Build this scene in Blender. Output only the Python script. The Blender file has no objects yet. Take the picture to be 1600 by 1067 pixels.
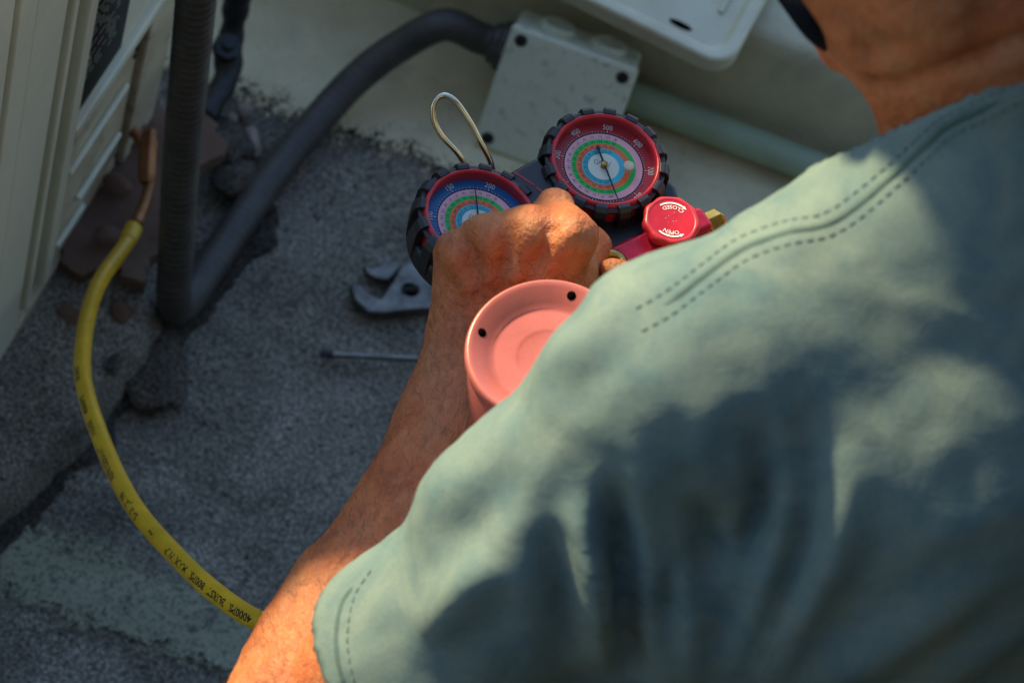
import bpy, bmesh, math, random
import numpy as np
from mathutils import Vector, Matrix, noise
from mathutils.bvhtree import BVHTree

random.seed(7); np.random.seed(7)
SC = bpy.context.scene
COL = SC.collection

# ------------------------------------------------------------------ camera
cam_d = bpy.data.cameras.new("camera")
cam_d.lens = 85.0; cam_d.sensor_width = 36.0; cam_d.clip_start = 0.05; cam_d.clip_end = 200.0
cam_d.dof.use_dof = True; cam_d.dof.focus_distance = 1.55; cam_d.dof.aperture_fstop = 8.0
cam_d.dof.aperture_blades = 7
cam = bpy.data.objects.new("camera", cam_d); COL.objects.link(cam)
PITCH, ROLL = math.radians(57.0), math.radians(-20.0)
fwd = Vector((0, math.cos(PITCH), -math.sin(PITCH)))
up0 = Vector((1, 0, 0)).cross(fwd)
upv = up0 * math.cos(ROLL) + Vector((1, 0, 0)) * math.sin(ROLL)
rgt = fwd.cross(upv)
cm = Matrix((rgt, upv, -fwd)).transposed().to_4x4(); cm.translation = (0, 0, 1.92)
cam.matrix_world = cm
SC.camera = cam

# ------------------------------------------------------------------ light
SUN_EL, SUN_AZ = math.radians(33.0), math.radians(-58.0)      # azimuth from +Y towards +X
sun_dir = Vector((math.sin(SUN_AZ) * math.cos(SUN_EL), math.cos(SUN_AZ) * math.cos(SUN_EL), math.sin(SUN_EL)))
world = bpy.data.worlds.new("World"); SC.world = world; world.use_nodes = True
wn = world.node_tree.nodes; wl = world.node_tree.links
sky = wn.new("ShaderNodeTexSky"); sky.sky_type = 'NISHITA'; sky.sun_disc = False
sky.sun_elevation = SUN_EL; sky.sun_rotation = SUN_AZ
sky.air_density = 1.2; sky.dust_density = 0.4; sky.ozone_density = 2.8
wl.new(sky.outputs[0], wn["Background"].inputs[0]); wn["Background"].inputs[1].default_value = 0.15
sl = bpy.data.lights.new("sun", 'SUN'); sl.energy = 5.0; sl.angle = math.radians(4.0); sl.color = (1.0, 0.87, 0.52)
so = bpy.data.objects.new("sun", sl); COL.objects.link(so)
so.rotation_euler = sun_dir.to_track_quat('Z', 'Y').to_euler(); so.location = sun_dir * 6
vs = SC.view_settings
vs.view_transform = 'Standard'; vs.look = 'None'; vs.gamma = 1.0; vs.exposure = 1.0; vs.use_curve_mapping = False

# ------------------------------------------------------------------ helpers
def V(*a): return np.array(a, float)

def mesh_np(name, verts, faces, smooth=True):
    me = bpy.data.meshes.new(name)
    me.from_pydata([tuple(v) for v in verts], [], [tuple(int(i) for i in f) for f in faces])
    if smooth:
        me.polygons.foreach_set("use_smooth", [True] * len(me.polygons))
    me.update()
    return me

def mesh_fast(name, verts, quads):
    me = bpy.data.meshes.new(name)
    verts = np.asarray(verts, np.float32); quads = np.asarray(quads, np.int32)
    me.vertices.add(len(verts)); me.vertices.foreach_set("co", verts.ravel())
    me.loops.add(quads.size); me.loops.foreach_set("vertex_index", quads.ravel())
    me.polygons.add(len(quads))
    me.polygons.foreach_set("loop_start", np.arange(0, quads.size, quads.shape[1], dtype=np.int32))
    me.polygons.foreach_set("use_smooth", np.ones(len(quads), bool))
    me.update(calc_edges=True); me.validate()
    return me

def obj(name, me, mat=None, parent=None, bevel=0, seg=2, flat=False):
    if isinstance(me, bmesh.types.BMesh):
        m = bpy.data.meshes.new(name); me.normal_update(); me.to_mesh(m); me.free(); me = m
        if not flat:
            me.polygons.foreach_set("use_smooth", [True] * len(me.polygons)); me.update()
    o = bpy.data.objects.new(name, me); COL.objects.link(o)
    if mat is not None:
        me.materials.clear(); me.materials.append(mat)
    if parent is not None: o.parent = parent
    if bevel:
        b = o.modifiers.new("bevel", 'BEVEL'); b.width = bevel; b.segments = seg; b.limit_method = 'ANGLE'
        b.angle_limit = math.radians(35); b.harden_normals = True
    return o

def tag(o, label=None, cat=None, group=None, kind=None):
    if label: o["label"] = label
    if cat: o["category"] = cat
    if group: o["group"] = group
    if kind: o["kind"] = kind
    return o

def empty(name, loc=(0, 0, 0), mat=None):
    e = bpy.data.objects.new(name, None); COL.objects.link(e); e.empty_display_size = .02
    if mat is not None: e.matrix_world = mat
    else: e.location = loc
    return e

def b_box(bm, lo, hi):
    r = bmesh.ops.create_cube(bm, size=1)
    lo, hi = Vector(lo), Vector(hi); c = (lo + hi) / 2; s = hi - lo
    for v in r['verts']: v.co = Vector((v.co.x * s.x, v.co.y * s.y, v.co.z * s.z)) + c
    return bm

def box(lo, hi):
    return b_box(bmesh.new(), lo, hi)

def lathe(profile, n=64, cap=False):
    """profile: list of (r, z), spun round z"""
    verts, faces = [], []
    for r, z in profile:
        for i in range(n):
            a = 2 * math.pi * i / n; verts.append((r * math.cos(a), r * math.sin(a), z))
    m = len(profile)
    for j in range(m - 1):
        for i in range(n):
            i2 = (i + 1) % n
            faces.append((j * n + i, j * n + i2, (j + 1) * n + i2, (j + 1) * n + i))
    if cap:
        faces.append(tuple(range(n - 1, -1, -1))); faces.append(tuple((m - 1) * n + i for i in range(n)))
    return verts, faces

def spline(pts, per=10):
    """Catmull-Rom through points (any dimension)"""
    P = [np.array(p, float) for p in pts]
    P = [2 * P[0] - P[1]] + P + [2 * P[-1] - P[-2]]
    out = []
    for i in range(1, len(P) - 2):
        for k in range(per):
            t = k / per
            a, b, c, d = P[i - 1], P[i], P[i + 1], P[i + 2]
            out.append(.5 * ((2 * b) + (c - a) * t + (2 * a - 5 * b + 4 * c - d) * t * t + (3 * b - a - 3 * c + d) * t ** 3))
    out.append(P[-2]); return np.array(out)

def resample(path, step):
    seg = np.linalg.norm(np.diff(path, axis=0), axis=1); s = np.concatenate([[0], np.cumsum(seg)])
    n = max(2, int(round(s[-1] / step)) + 1); t = np.linspace(0, s[-1], n)
    return np.stack([np.interp(t, s, path[:, k]) for k in range(path.shape[1])], 1), t

def frames(path, ref):
    T = np.gradient(path, axis=0); T /= np.linalg.norm(T, axis=1)[:, None]
    ref = np.array(ref, float)
    U = ref[None] - (T @ ref)[:, None] * T; U /= np.linalg.norm(U, axis=1)[:, None]
    return T, U, np.cross(T, U)

def tube(path, rad, n=16, ref=(0.3, -.5, .8), cap=True):
    """path Nx3, rad float or N array"""
    path = np.asarray(path, float); N = len(path)
    # parallel transport frame
    T = np.gradient(path, axis=0); T /= np.linalg.norm(T, axis=1)[:, None]
    u = np.array(ref, float); u -= u @ T[0] * T[0]; u /= np.linalg.norm(u)
    rad = np.broadcast_to(np.asarray(rad, float), (N,))
    verts = []
    ang = np.arange(n) * 2 * math.pi / n
    for i in range(N):
        u = u - (u @ T[i]) * T[i]; u /= np.linalg.norm(u); w = np.cross(T[i], u)
        verts.append(path[i] + rad[i] * (np.cos(ang)[:, None] * u + np.sin(ang)[:, None] * w))
    verts = np.concatenate(verts)
    faces = []
    for j in range(N - 1):
        for i in range(n):
            i2 = (i + 1) % n; faces.append((j * n + i, j * n + i2, (j + 1) * n + i2, (j + 1) * n + i))
    if cap:
        faces.append(tuple(range(n - 1, -1, -1))); faces.append(tuple((N - 1) * n + i for i in range(n)))
    return verts, faces

def extrude_poly(pts, z0, z1):
    """flat polygon (CCW) extruded as a bmesh"""
    bm = bmesh.new()
    vs_ = [bm.verts.new((x, y, z0)) for x, y in pts]
    f = bm.faces.new(vs_)
    r = bmesh.ops.extrude_face_region(bm, geom=[f])
    bmesh.ops.translate(bm, vec=(0, 0, z1 - z0), verts=[g for g in r['geom'] if isinstance(g, bmesh.types.BMVert)])
    bmesh.ops.recalc_face_normals(bm, faces=bm.faces)
    return bm

def text_np(s, size, align='CENTER', res=2, bold=0.0):
    cu = bpy.data.curves.new("txt", 'FONT'); cu.body = s; cu.size = size; cu.align_x = align; cu.align_y = 'CENTER'
    cu.resolution_u = res; cu.offset = bold
    o = bpy.data.objects.new("txt", cu); COL.objects.link(o)
    dg = bpy.context.evaluated_depsgraph_get(); me = o.evaluated_get(dg).to_mesh()
    v = np.array([tuple(x.co) for x in me.vertices]) if len(me.vertices) else np.zeros((0, 3))
    f = [tuple(p.vertices) for p in me.polygons]
    o.evaluated_get(dg).to_mesh_clear(); bpy.data.objects.remove(o); bpy.data.curves.remove(cu)
    return v, f

class Print:
    """collects flat marks into one mesh"""
    def __init__(s): s.v = []; s.f = []
    def add(s, v, f):
        o = len(s.v); s.v += [tuple(x) for x in v]; s.f += [tuple(i + o for i in q) for q in f]
    def quad(s, a, b, c, d): s.add([a, b, c, d], [(0, 1, 2, 3)])
    def build(s, name, mat, parent): return obj(name, mesh_np(name, s.v, s.f, False), mat, parent)

# ------------------------------------------------------------------ materials
class M:
    def __init__(s, name, color=(.5, .5, .5), rough=.6, metal=0., spec=.5):
        s.m = bpy.data.materials.new(name); s.m.use_nodes = True
        s.nt = s.m.node_tree; s.n = s.nt.nodes; s.l = s.nt.links; s.b = s.n["Principled BSDF"]
        s.set("Base Color", (*color, 1)); s.set("Roughness", rough); s.set("Metallic", metal); s.set("Specular IOR Level", spec)
        s.co = None; s.hgt = None
    def set(s, k, v): s.b.inputs[k].default_value = v
    def coord(s):
        if s.co is None: s.co = s.n.new("ShaderNodeTexCoord").outputs["Object"]
        return s.co
    def noise(s, scale, detail=4, rough=.55, dist=0, stretch=None):
        nd = s.n.new("ShaderNodeTexNoise"); nd.inputs["Scale"].default_value = scale; nd.inputs["Detail"].default_value = detail
        nd.inputs["Roughness"].default_value = rough; nd.inputs["Distortion"].default_value = dist
        src = s.coord()
        if stretch:
            mp = s.n.new("ShaderNodeMapping"); mp.inputs["Scale"].default_value = stretch; s.l.new(src, mp.inputs[0]); src = mp.outputs[0]
        s.l.new(src, nd.inputs["Vector"]); return nd.outputs["Fac"]
    def voronoi(s, scale, feature='F1', rnd=1.0):
        nd = s.n.new("ShaderNodeTexVoronoi"); nd.feature = feature; nd.inputs["Scale"].default_value = scale
        nd.inputs["Randomness"].default_value = rnd
        s.l.new(s.coord(), nd.inputs["Vector"]); return nd.outputs
    def ramp(s, fac, stops, interp='LINEAR'):
        r = s.n.new("ShaderNodeValToRGB"); r.color_ramp.interpolation = interp; e = r.color_ramp.elements
        while len(e) < len(stops): e.new(.5)
        for k, (p, c) in zip(e, stops):
            k.position = p; k.color = (*c, 1) if len(c) == 3 else c
        s.l.new(fac, r.inputs[0]); return r.outputs[0]
    def mix(s, fac, a, b, mode='MIX'):
        x = s.n.new("ShaderNodeMix"); x.data_type = 'RGBA'; x.blend_type = mode
        if isinstance(fac, (int, float)): x.inputs[0].default_value = fac
        else: s.l.new(fac, x.inputs[0])
        for i, c in ((6, a), (7, b)):
            if isinstance(c, tuple): x.inputs[i].default_value = (*c, 1)
            else: s.l.new(c, x.inputs[i])
        return x.outputs[2]
    def math(s, op, a, b=0.):
        x = s.n.new("ShaderNodeMath"); x.operation = op
        for i, c in ((0, a), (1, b)):
            if isinstance(c, (int, float)): x.inputs[i].default_value = c
            else: s.l.new(c, x.inputs[i])
        return x.outputs[0]
    def color(s, c): s.l.new(c, s.b.inputs["Base Color"])
    def rough(s, fac, lo, hi):
        mr = s.n.new("ShaderNodeMapRange"); mr.inputs[3].default_value = lo; mr.inputs[4].default_value = hi
        s.l.new(fac, mr.inputs[0]); s.l.new(mr.outputs[0], s.b.inputs["Roughness"])
    def bump(s, h, strength=.3, dist=.001):
        bp = s.n.new("ShaderNodeBump"); bp.inputs["Strength"].default_value = strength; bp.inputs["Distance"].default_value = dist
        s.l.new(h, bp.inputs["Height"])
        if s.hgt is not None: s.l.new(s.hgt, bp.inputs["Normal"])
        s.hgt = bp.outputs[0]; s.l.new(s.hgt, s.b.inputs["Normal"])

def mat_felt(name, tint=(1, 1, 1), lift=1.0):
    m = M(name, rough=.92, spec=.25)
    t = lambda v: tuple(v * lift * k for k in tint)
    g = m.noise(300, 3, .65); c = m.ramp(g, [(.32, t(.040)), (.5, t(.135)), (.70, t(.31))])
    big = m.noise(9, 5, .6, .6); c = m.mix(1.0, c, m.ramp(big, [(.30, (.50, .50, .50)), (.55, (.95, .95, .95)), (.75, (1.25, 1.25, 1.25))]), 'MULTIPLY')
    sp = m.noise(120, 3, .6); c = m.mix(m.ramp(sp, [(.62, (0, 0, 0)), (.72, (1, 1, 1))]), c, t(.018))
    m.color(c)
    m.bump(m.noise(300, 3, .65), .8, .0020); m.bump(m.noise(60, 4, .6), .5, .003)
    return m.m

def mat_cement(name, a, b, dirt, fade=None):
    m = M(name, rough=.9, spec=.2)
    c = m.ramp(m.noise(14, 6, .6, .4), [(.3, a), (.7, b)])
    c = m.mix(m.ramp(m.noise(5, 5, .65, 1.0), [(.48, (0, 0, 0)), (.72, (.85, .85, .85))]), c, dirt)
    c = m.mix(m.ramp(m.noise(160, 3, .6), [(.64, (0, 0, 0)), (.74, (.6, .6, .6))]), c, tuple(x * .35 for x in a))
    m.color(c); m.bump(m.noise(220, 4, .6), .4, .001); m.bump(m.noise(26, 4, .55), .4, .004)
    if fade: fade_edge(m, *fade)
    return m.m

def mat_paint(name, col, dirt, rough=.45, amt=.6, scale=9, spots=None):
    m = M(name, col, rough)
    c = m.mix(m.ramp(m.noise(scale, 6, .65, .8), [(.45, (0, 0, 0)), (.75, (amt,) * 3)]), col, dirt)
    if spots:
        c = m.mix(m.ramp(m.noise(spots, 4, .7, .5), [(.56, (0, 0, 0)), (.66, (.5,) * 3)]), c, tuple(x * .35 for x in dirt))
    m.color(c); m.rough(m.noise(scale * 4, 4, .6), rough - .1, rough + .2); m.bump(m.noise(scale * 14, 3, .5), .12, .0006)
    return m.m

def mat_plain(name, col, rough=.5, metal=0., var=.25, scale=60, bump=.15, spec=.5):
    m = M(name, col, rough, metal, spec)
    f = m.noise(scale, 4, .6)
    m.color(m.ramp(f, [(.3, tuple(x * (1 - var) for x in col)), (.7, tuple(min(1, x * (1 + var * .5)) for x in col))]))
    m.rough(m.noise(scale * 2.2, 3, .6), max(.04, rough - .1), min(1, rough + .12))
    if bump: m.bump(m.noise(scale * 5, 3, .5), bump, .0005)
    return m.m

def mat_skin(name):
    m = M(name, rough=.5, spec=.4)
    c = m.ramp(m.noise(38, 6, .65, .3), [(.25, (.30, .076, .026)), (.5, (.49, .132, .041)), (.75, (.58, .190, .064))])
    c = m.mix(m.ramp(m.noise(260, 3, .6), [(.55, (0, 0, 0)), (.75, (.5, .5, .5))]), c, (.24, .075, .03))
    m.color(c)
    c = m.mix(m.ramp(m.noise(22, 5, .6, .6), [(.45, (0, 0, 0)), (.75, (.8, .8, .8))]), c, (.44, .20, .088)); m.color(c)
    m.set("Subsurface Weight", .12); m.set("Subsurface Radius", (.006, .002, .001)); m.set("Subsurface Scale", .5)
    m.rough(m.noise(90, 3, .6), .38, .62)
    m.bump(m.noise(110, 6, .7, .8, (1.8, .6, 1)), .75, .0030); m.bump(m.voronoi(480)["Distance"], .5, .0008)
    return m.m

def mat_cloth(name, a, b, weave=2200):
    m = M(name, rough=.95, spec=.08)
    c = m.ramp(m.noise(24, 6, .66, .6), [(.34, a), (.66, b)])
    c = m.mix(m.ramp(m.noise(700, 2, .5), [(.4, (0, 0, 0)), (.7, (.25, .25, .25))]), c, tuple(x * .6 for x in a))
    m.color(c)
    m.bump(m.noise(60, 5, .62, .8), .22, .0022); m.bump(m.noise(weave, 2, .6), .12, .0003)
    return m.m

def mat_glass(name):
    m = bpy.data.materials.new(name); m.use_nodes = True; nt = m.node_tree; nt.nodes.remove(nt.nodes["Principled BSDF"])
    tr = nt.nodes.new("ShaderNodeBsdfTransparent"); tr.inputs[0].default_value = (.93, .95, .95, 1)
    gl = nt.nodes.new("ShaderNodeBsdfGlossy"); gl.inputs["Roughness"].default_value = .06
    fr = nt.nodes.new("ShaderNodeFresnel"); fr.inputs[0].default_value = 1.15
    mx = nt.nodes.new("ShaderNodeMixShader"); L = nt.links.new
    L(fr.outputs[0], mx.inputs[0]); L(tr.outputs[0], mx.inputs[1]); L(gl.outputs[0], mx.inputs[2])
    L(mx.outputs[0], nt.nodes["Material Output"].inputs[0]); return m

def fade_edge(m, y0, half, side):
    """worn-away border: coverage drops towards the edge, broken up by grit"""
    sp = m.n.new("ShaderNodeSeparateXYZ"); m.l.new(m.coord(), sp.inputs[0])
    e = m.math('SUBTRACT', sp.outputs[1], y0)
    e = m.math('DIVIDE', e, half)
    if side is None: e = m.math('SUBTRACT', 1.0, m.math('ABSOLUTE', e))
    n1 = m.math('MULTIPLY', m.math('SUBTRACT', m.noise(38, 6, .7, .5), .5), 2.2); n2 = m.math('MULTIPLY', m.math('SUBTRACT', m.noise(260, 3, .6), .5), 1.6)
    a = m.math('ADD', m.math('ADD', e, n1), n2)
    m.l.new(m.ramp(a, [(.05, (0, 0, 0)), (.38, (1, 1, 1))]), m.b.inputs["Alpha"])

def mat_worn(name, a, b):
    m = M(name, rough=.9, spec=.2)
    c = m.ramp(m.noise(20, 6, .6, .4), [(.3, a), (.7, b)])
    c = m.mix(m.ramp(m.noise(300, 3, .65), [(.50, (0, 0, 0)), (.62, (.75, .75, .75))]), c, tuple(x * .3 for x in a))
    c = m.mix(m.ramp(m.noise(45, 5, .7, .6), [(.58, (0, 0, 0)), (.66, (.9, .9, .9))]), c, (.10, .09, .08))
    m.color(c); m.bump(m.noise(300, 3, .65), .7, .0016)
    fade_edge(m, .863, .042, None); return m.m

MT = dict(
    felt=mat_felt("roofing_felt", (1.50, 1.38, 1.14)),
    felt_dark=mat_felt("roofing_felt_dark", (1.35, 1.18, .95), .55),
    cement=mat_cement("cement", (.60, .53, .34), (.76, .68, .45), (.36, .32, .23), (1.40, .045, 1)),
    wall=mat_cement("plaster", (.54, .52, .38), (.68, .66, .48), (.37, .34, .26)),
    band=mat_worn("worn_paint", (.24, .25, .18), (.32, .33, .24)),
    cream=mat_paint("cream_enamel", (.68, .68, .54), (.51, .49, .38), .4, .7, 4, 0),
    cream_dirty=mat_paint("cream_enamel_dirty", (.58, .52, .37), (.34, .26, .17), .5, .9, 6, 28),
    grey_plastic=mat_paint("grey_green_plastic", (.72, .77, .60), (.50, .52, .41), .45, .5, 12, 75),
    white_metal=mat_paint("white_metal", (.60, .58, .42), (.44, .38, .25), .4, .7, 10, 0),
    pipe=mat_paint("grey_green_pipe", (.33, .42, .28), (.16, .20, .14), .45, .5, 12),
    conduit=mat_plain("black_grey_conduit", (.062, .057, .050), .5, 0, .3, 40, .2),
    rubber=mat_plain("black_rubber", (.010, .011, .014), .42, 0, .3, 90, .25),
    blackp=mat_plain("black_plastic", (.012, .013, .017), .38, 0, .25, 120, .2),
    red=mat_plain("red_plastic", (.46, .008, .018), .32, 0, .2, 90, .1),
    red_metal=mat_plain("red_anodised", (.40, .010, .038), .3, .35, .2, 120, .1),
    knob=mat_plain("red_knob", (.50, .018, .030), .38, 0, .25, 150, .15),
    brass=mat_plain("brass", (.46, .30, .08), .3, 1.0, .3, 90, .1),
    copper=mat_plain("copper", (.30, .13, .055), .5, .8, .4, 60, .2),
    chrome=mat_plain("chrome", (.62, .56, .44), .16, 1.0, .1, 60, 0),
    steel=mat_plain("dull_steel", (.17, .16, .14), .36, .85, .5, 70, .25),
    steel_dark=mat_plain("dark_steel", (.05, .052, .055), .5, .6, .4, 80, .25),
    yellow=mat_plain("yellow_rubber", (.62, .37, .010), .38, 0, .22, 34, .12),
    ink=M("black_ink", (.012, .013, .012), .5).m,
    ink_white=M("white_ink", (.80, .80, .74), .5).m,
    pink=mat_paint("salmon_paint", (.46, .115, .090), (.30, .075, .055), .26, .55, 18),
    hole=M("hole_dark", (.004, .002, .002), .95, 0., 0.).m,
    skin=mat_skin("skin"),
    shirt=mat_cloth("pale_denim", (.104, .156, .156), (.176, .216, .182)),
    seam=mat_cloth("denim_seam", (.070, .105, .098), (.10, .14, .12)),
    trouser=mat_cloth("dark_cotton", (.02, .025, .035), (.03, .035, .045)),
    cap=mat_cloth("black_cotton", (.008, .009, .012), (.014, .014, .018)),
    hair=M("arm_hair", (.045, .022, .012), .5).m,
    boot=mat_plain("boot_leather", (.03, .022, .016), .6),
    board=mat_cement("brown_board", (.13, .075, .052), (.20, .125, .09), (.08, .05, .04)),
    stone=mat_cement("pale_stone", (.30, .24, .19), (.42, .36, .30), (.15, .13, .11)),
    sticker=mat_plain("black_sticker", (.010, .014, .020), .7, 0, .2, 50, 0),
    sticker_line=M("sticker_print", (.30, .30, .26), .4).m,
    d_red=mat_plain("dial_red", (.42, .016, .020), .35, 0, .1, 60, 0),
    d_blue=mat_plain("dial_blue", (.006, .11, .34), .35, 0, .1, 60, 0),
    d_pink=M("dial_pink", (.86, .42, .46), .4).m, d_green=M("dial_green", (.010, .50, .06), .4).m,
    d_orange=M("dial_orange", (.85, .16, .030), .4).m, d_cyan=M("dial_cyan", (.04, .50, .62), .4).m,
    d_white=M("dial_white", (.70, .74, .60), .4).m,
    plug=M('plug_plastic', (.42, .38, .30), .35).m,
    screen_dark=mat_plain('sky_screen_dark', (.010, .017, .024), .7, 0, .3, 8, .3),  # dark surface of the walls added to screen the sky
    gap_shade=mat_felt('gap_shade_felt', (1.35, 1.18, .95), .28),  # felt darkened to paint the shadow gap beside the plinth
    shaft=mat_plain('worn_shaft_steel', (.26, .25, .22), .35, .9, .3, 90, .2),
    grit=mat_plain('grit_stone', (.20, .17, .13), .9, 0, .7, 120, .2),
    thread=M('sewing_thread', (.11, .15, .14), .8).m,
    glass=mat_glass("gauge_glass"),
)

# ------------------------------------------------------------------ setting
def ground():
    n = 160
    xs = np.concatenate([[-60, -20, -6, -2], np.linspace(-.9, .9, n), [2, 6, 20, 60]])
    ys = np.concatenate([[-60, -20, -6, -1], np.linspace(.3, 1.7, n), [3, 8, 20, 60]])
    X, Y = np.meshgrid(xs, ys, indexing='ij')
    Zz = np.zeros_like(X)
    for i in range(X.shape[0]):
        for j in range(X.shape[1]):
            x, y = X[i, j], Y[i, j]
            if -1 < x < 1 and .2 < y < 1.8:
                Zz[i, j] = .004 * noise.fractal(Vector((x * 9, y * 9, 0)), 1, 2, 4) - .003
    nx, ny = X.shape
    v = np.stack([X, Y, Zz], -1).reshape(-1, 3)
    a = (np.arange(nx - 1)[:, None] * ny + np.arange(ny - 1)[None]).ravel()
    o = obj("roof_floor", mesh_fast("roof_floor", v, np.stack([a, a + ny, a + ny + 1, a + 1], 1)), MT['felt'])
    tag(o, "dark grey gritty mineral felt covering the flat roof", None, None, "structure")
ground()

def ragged_sheet(name, x0, x1, y0, y1, z, mat, jag0, jag1, amp, n=160, rows=10, jx=0, lumps=0.003):
    """thin raised sheet with ragged edges"""
    verts, quads = [], []
    for i in range(n + 1):
        x = x0 + (x1 - x0) * i / n
        a = y0 + jag0 * noise.fractal(Vector((x * amp, 3.1, 0)), .9, 2.1, 6)
        b = y1 + jag1 * noise.fractal(Vector((x * amp, 9.7, 0)), .9, 2.1, 6)
        if jx:
            k = min(i, n - i) / n
            w = min(1, k / jx) ** .5; mid = (a + b) / 2; a = mid + (a - mid) * w; b = mid + (b - mid) * w
        for j in range(rows + 1):
            t = j / rows; y = a + (b - a) * t
            e = min(1, min(t, 1 - t) * rows / 1.0)
            zz = -.006 + (z + .006) * e + lumps * e * noise.fractal(Vector((x * 14, y * 14, 5)), 1, 2, 4)
            verts.append((x, y, zz))
    m = rows + 1
    for i in range(n):
        for j in range(rows): quads.append((i * m + j, (i + 1) * m + j, (i + 1) * m + j + 1, i * m + j + 1))
    return obj(name, mesh_fast(name, verts, quads), mat)

o = ragged_sheet("cement_strip", -.75, 1.3, 1.385, 1.64, .008, MT['cement'], .026, 0, 22, 520, 14)
tag(o, "pale cement fillet with ragged edge along the parapet base", None, None, "structure")
o = ragged_sheet("painted_band", -.355, .3, .800, .930, .002, MT['band'], .002, .002, 20, 160, 8, .0, .0008)
tag(o, "worn pale green band painted across the roof felt", None, None, "structure")

o = ragged_sheet("gap_shade_strip", 0, .62, -.040, .010, .004, MT['gap_shade'], .016, .004, 18, 300, 8, .02, .003)  # dark strip stands in for the shadow gap along the plinth
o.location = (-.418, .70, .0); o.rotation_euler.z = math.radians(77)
tag(o, "dark strip painted in for the shadow gap along the foot of the plinth", None, None, "structure")

def pad():
    # raised felt-covered pad under the unit with a crumbling near edge
    n, m = 90, 14
    verts, quads = [], []
    for i in range(n + 1):
        y = .30 + 1.03 * i / n
        ex = -.368 + (y - .9) * .235
        ex = min(ex, -.318 - max(0, y - 1.12) * .25)
        ex += .012 * noise.fractal(Vector((1.3, y * 14, 0)), .9, 2.1, 6)
        for j in range(m + 1):
            t = j / m
            if t < .7: x = -1.0 + (ex + 1.0) * (t / .7); z = .05 + .003 * noise.fractal(Vector((x * 11, y * 11, 3)), 1, 2, 4)
            else:
                u = (t - .7) / .3; x = ex + .012 * u + .006 * noise.noise(Vector((u * 4, y * 30, 1))); z = .05 - .058 * u
            verts.append((x, y, z))
    k = m + 1
    for i in range(n):
        for j in range(m): quads.append((i * k + j, i * k + j + 1, (i + 1) * k + j + 1, (i + 1) * k + j))
    # far end face
    o = obj("equipment_pad", mesh_fast("equipment_pad", verts, quads), MT['felt'])
    base = len(verts)
    tag(o, "low felt covered plinth with crumbling edge under the air conditioner", None, None, "structure")
    o.modifiers.new("thick", 'SOLIDIFY').thickness = -.01
pad()

def parapet():
    root = empty("parapet_wall", (0, 1.58, 0))
    n, mrows = 120, 16
    verts, quads = [], []
    prof = [(0, -.02), (0, .03), (0, .06), (0, .09), (0, .12), (.001, .142), (.008, .152), (.05, .156), (.12, .158), (.2, .16), (.245, .158), (.252, .15), (.252, -.02)]
    xs = np.linspace(-1.2, 1.6, n)
    for x in xs:
        for (yy, zz) in prof:
            d = .004 * noise.fractal(Vector((x * 8, zz * 8, yy * 8)), 1, 2, 4)
            verts.append((x, yy - d, zz + (d if yy > .004 else 0)))
    k = len(prof)
    for i in range(n - 1):
        for j in range(k - 1): quads.append((i * k + j, (i + 1) * k + j, (i + 1) * k + j + 1, i * k + j + 1))
    obj("wall_body", mesh_fast("wall_body", verts, quads), MT['wall'], root)
    tag(root, "low plastered parapet wall crossing the top behind the junction box", "wall")
parapet()

def added_shade_wall():
    # unseen wall added beyond the unit to cast shade over the roof
    root = empty('shade_wall', (-1.2, 2.1, 0))
    obj('side_wall', box((-.25, -.75, -.02), (0, 1.8, 1.42)), MT['wall'], root, .01)
    obj('upper_wall', box((-.25, .0, 1.461), (0, 1.8, 1.70)), MT['wall'], root, .01)
    obj('low_wall', box((-.25, -1.9, -.02), (0, -.752, 1.2)), MT['wall'], root, .01)
    obj('coping', box((-.28, -.78, 1.422), (.03, 1.83, 1.46)), MT['wall'], root, .008)
    tag(root, 'unseen plastered wall added left of the air conditioner to cast shade', 'wall')
added_shade_wall()

def added_sky_screen():
    # unseen dark walls added beside and behind the viewer to screen the sky
    root = empty('sky_screen', (1.0, 0, 0))
    obj('side_wall', box((0, -1.2, -.02), (.3, 1.50, 3.2)), MT['screen_dark'], root, .01)
    obj('rear_wall', box((-2.6, -1.5, -.02), (.3, -1.202, 3.2)), MT['screen_dark'], root, .01)
    obj('coping', box((-.04, -1.2, 3.202), (.34, 1.54, 3.26)), MT['screen_dark'], root, .008)
    tag(root, 'unseen dark wall added beyond the man to screen the sky, opposite the air conditioner', 'building')
added_sky_screen()

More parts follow.
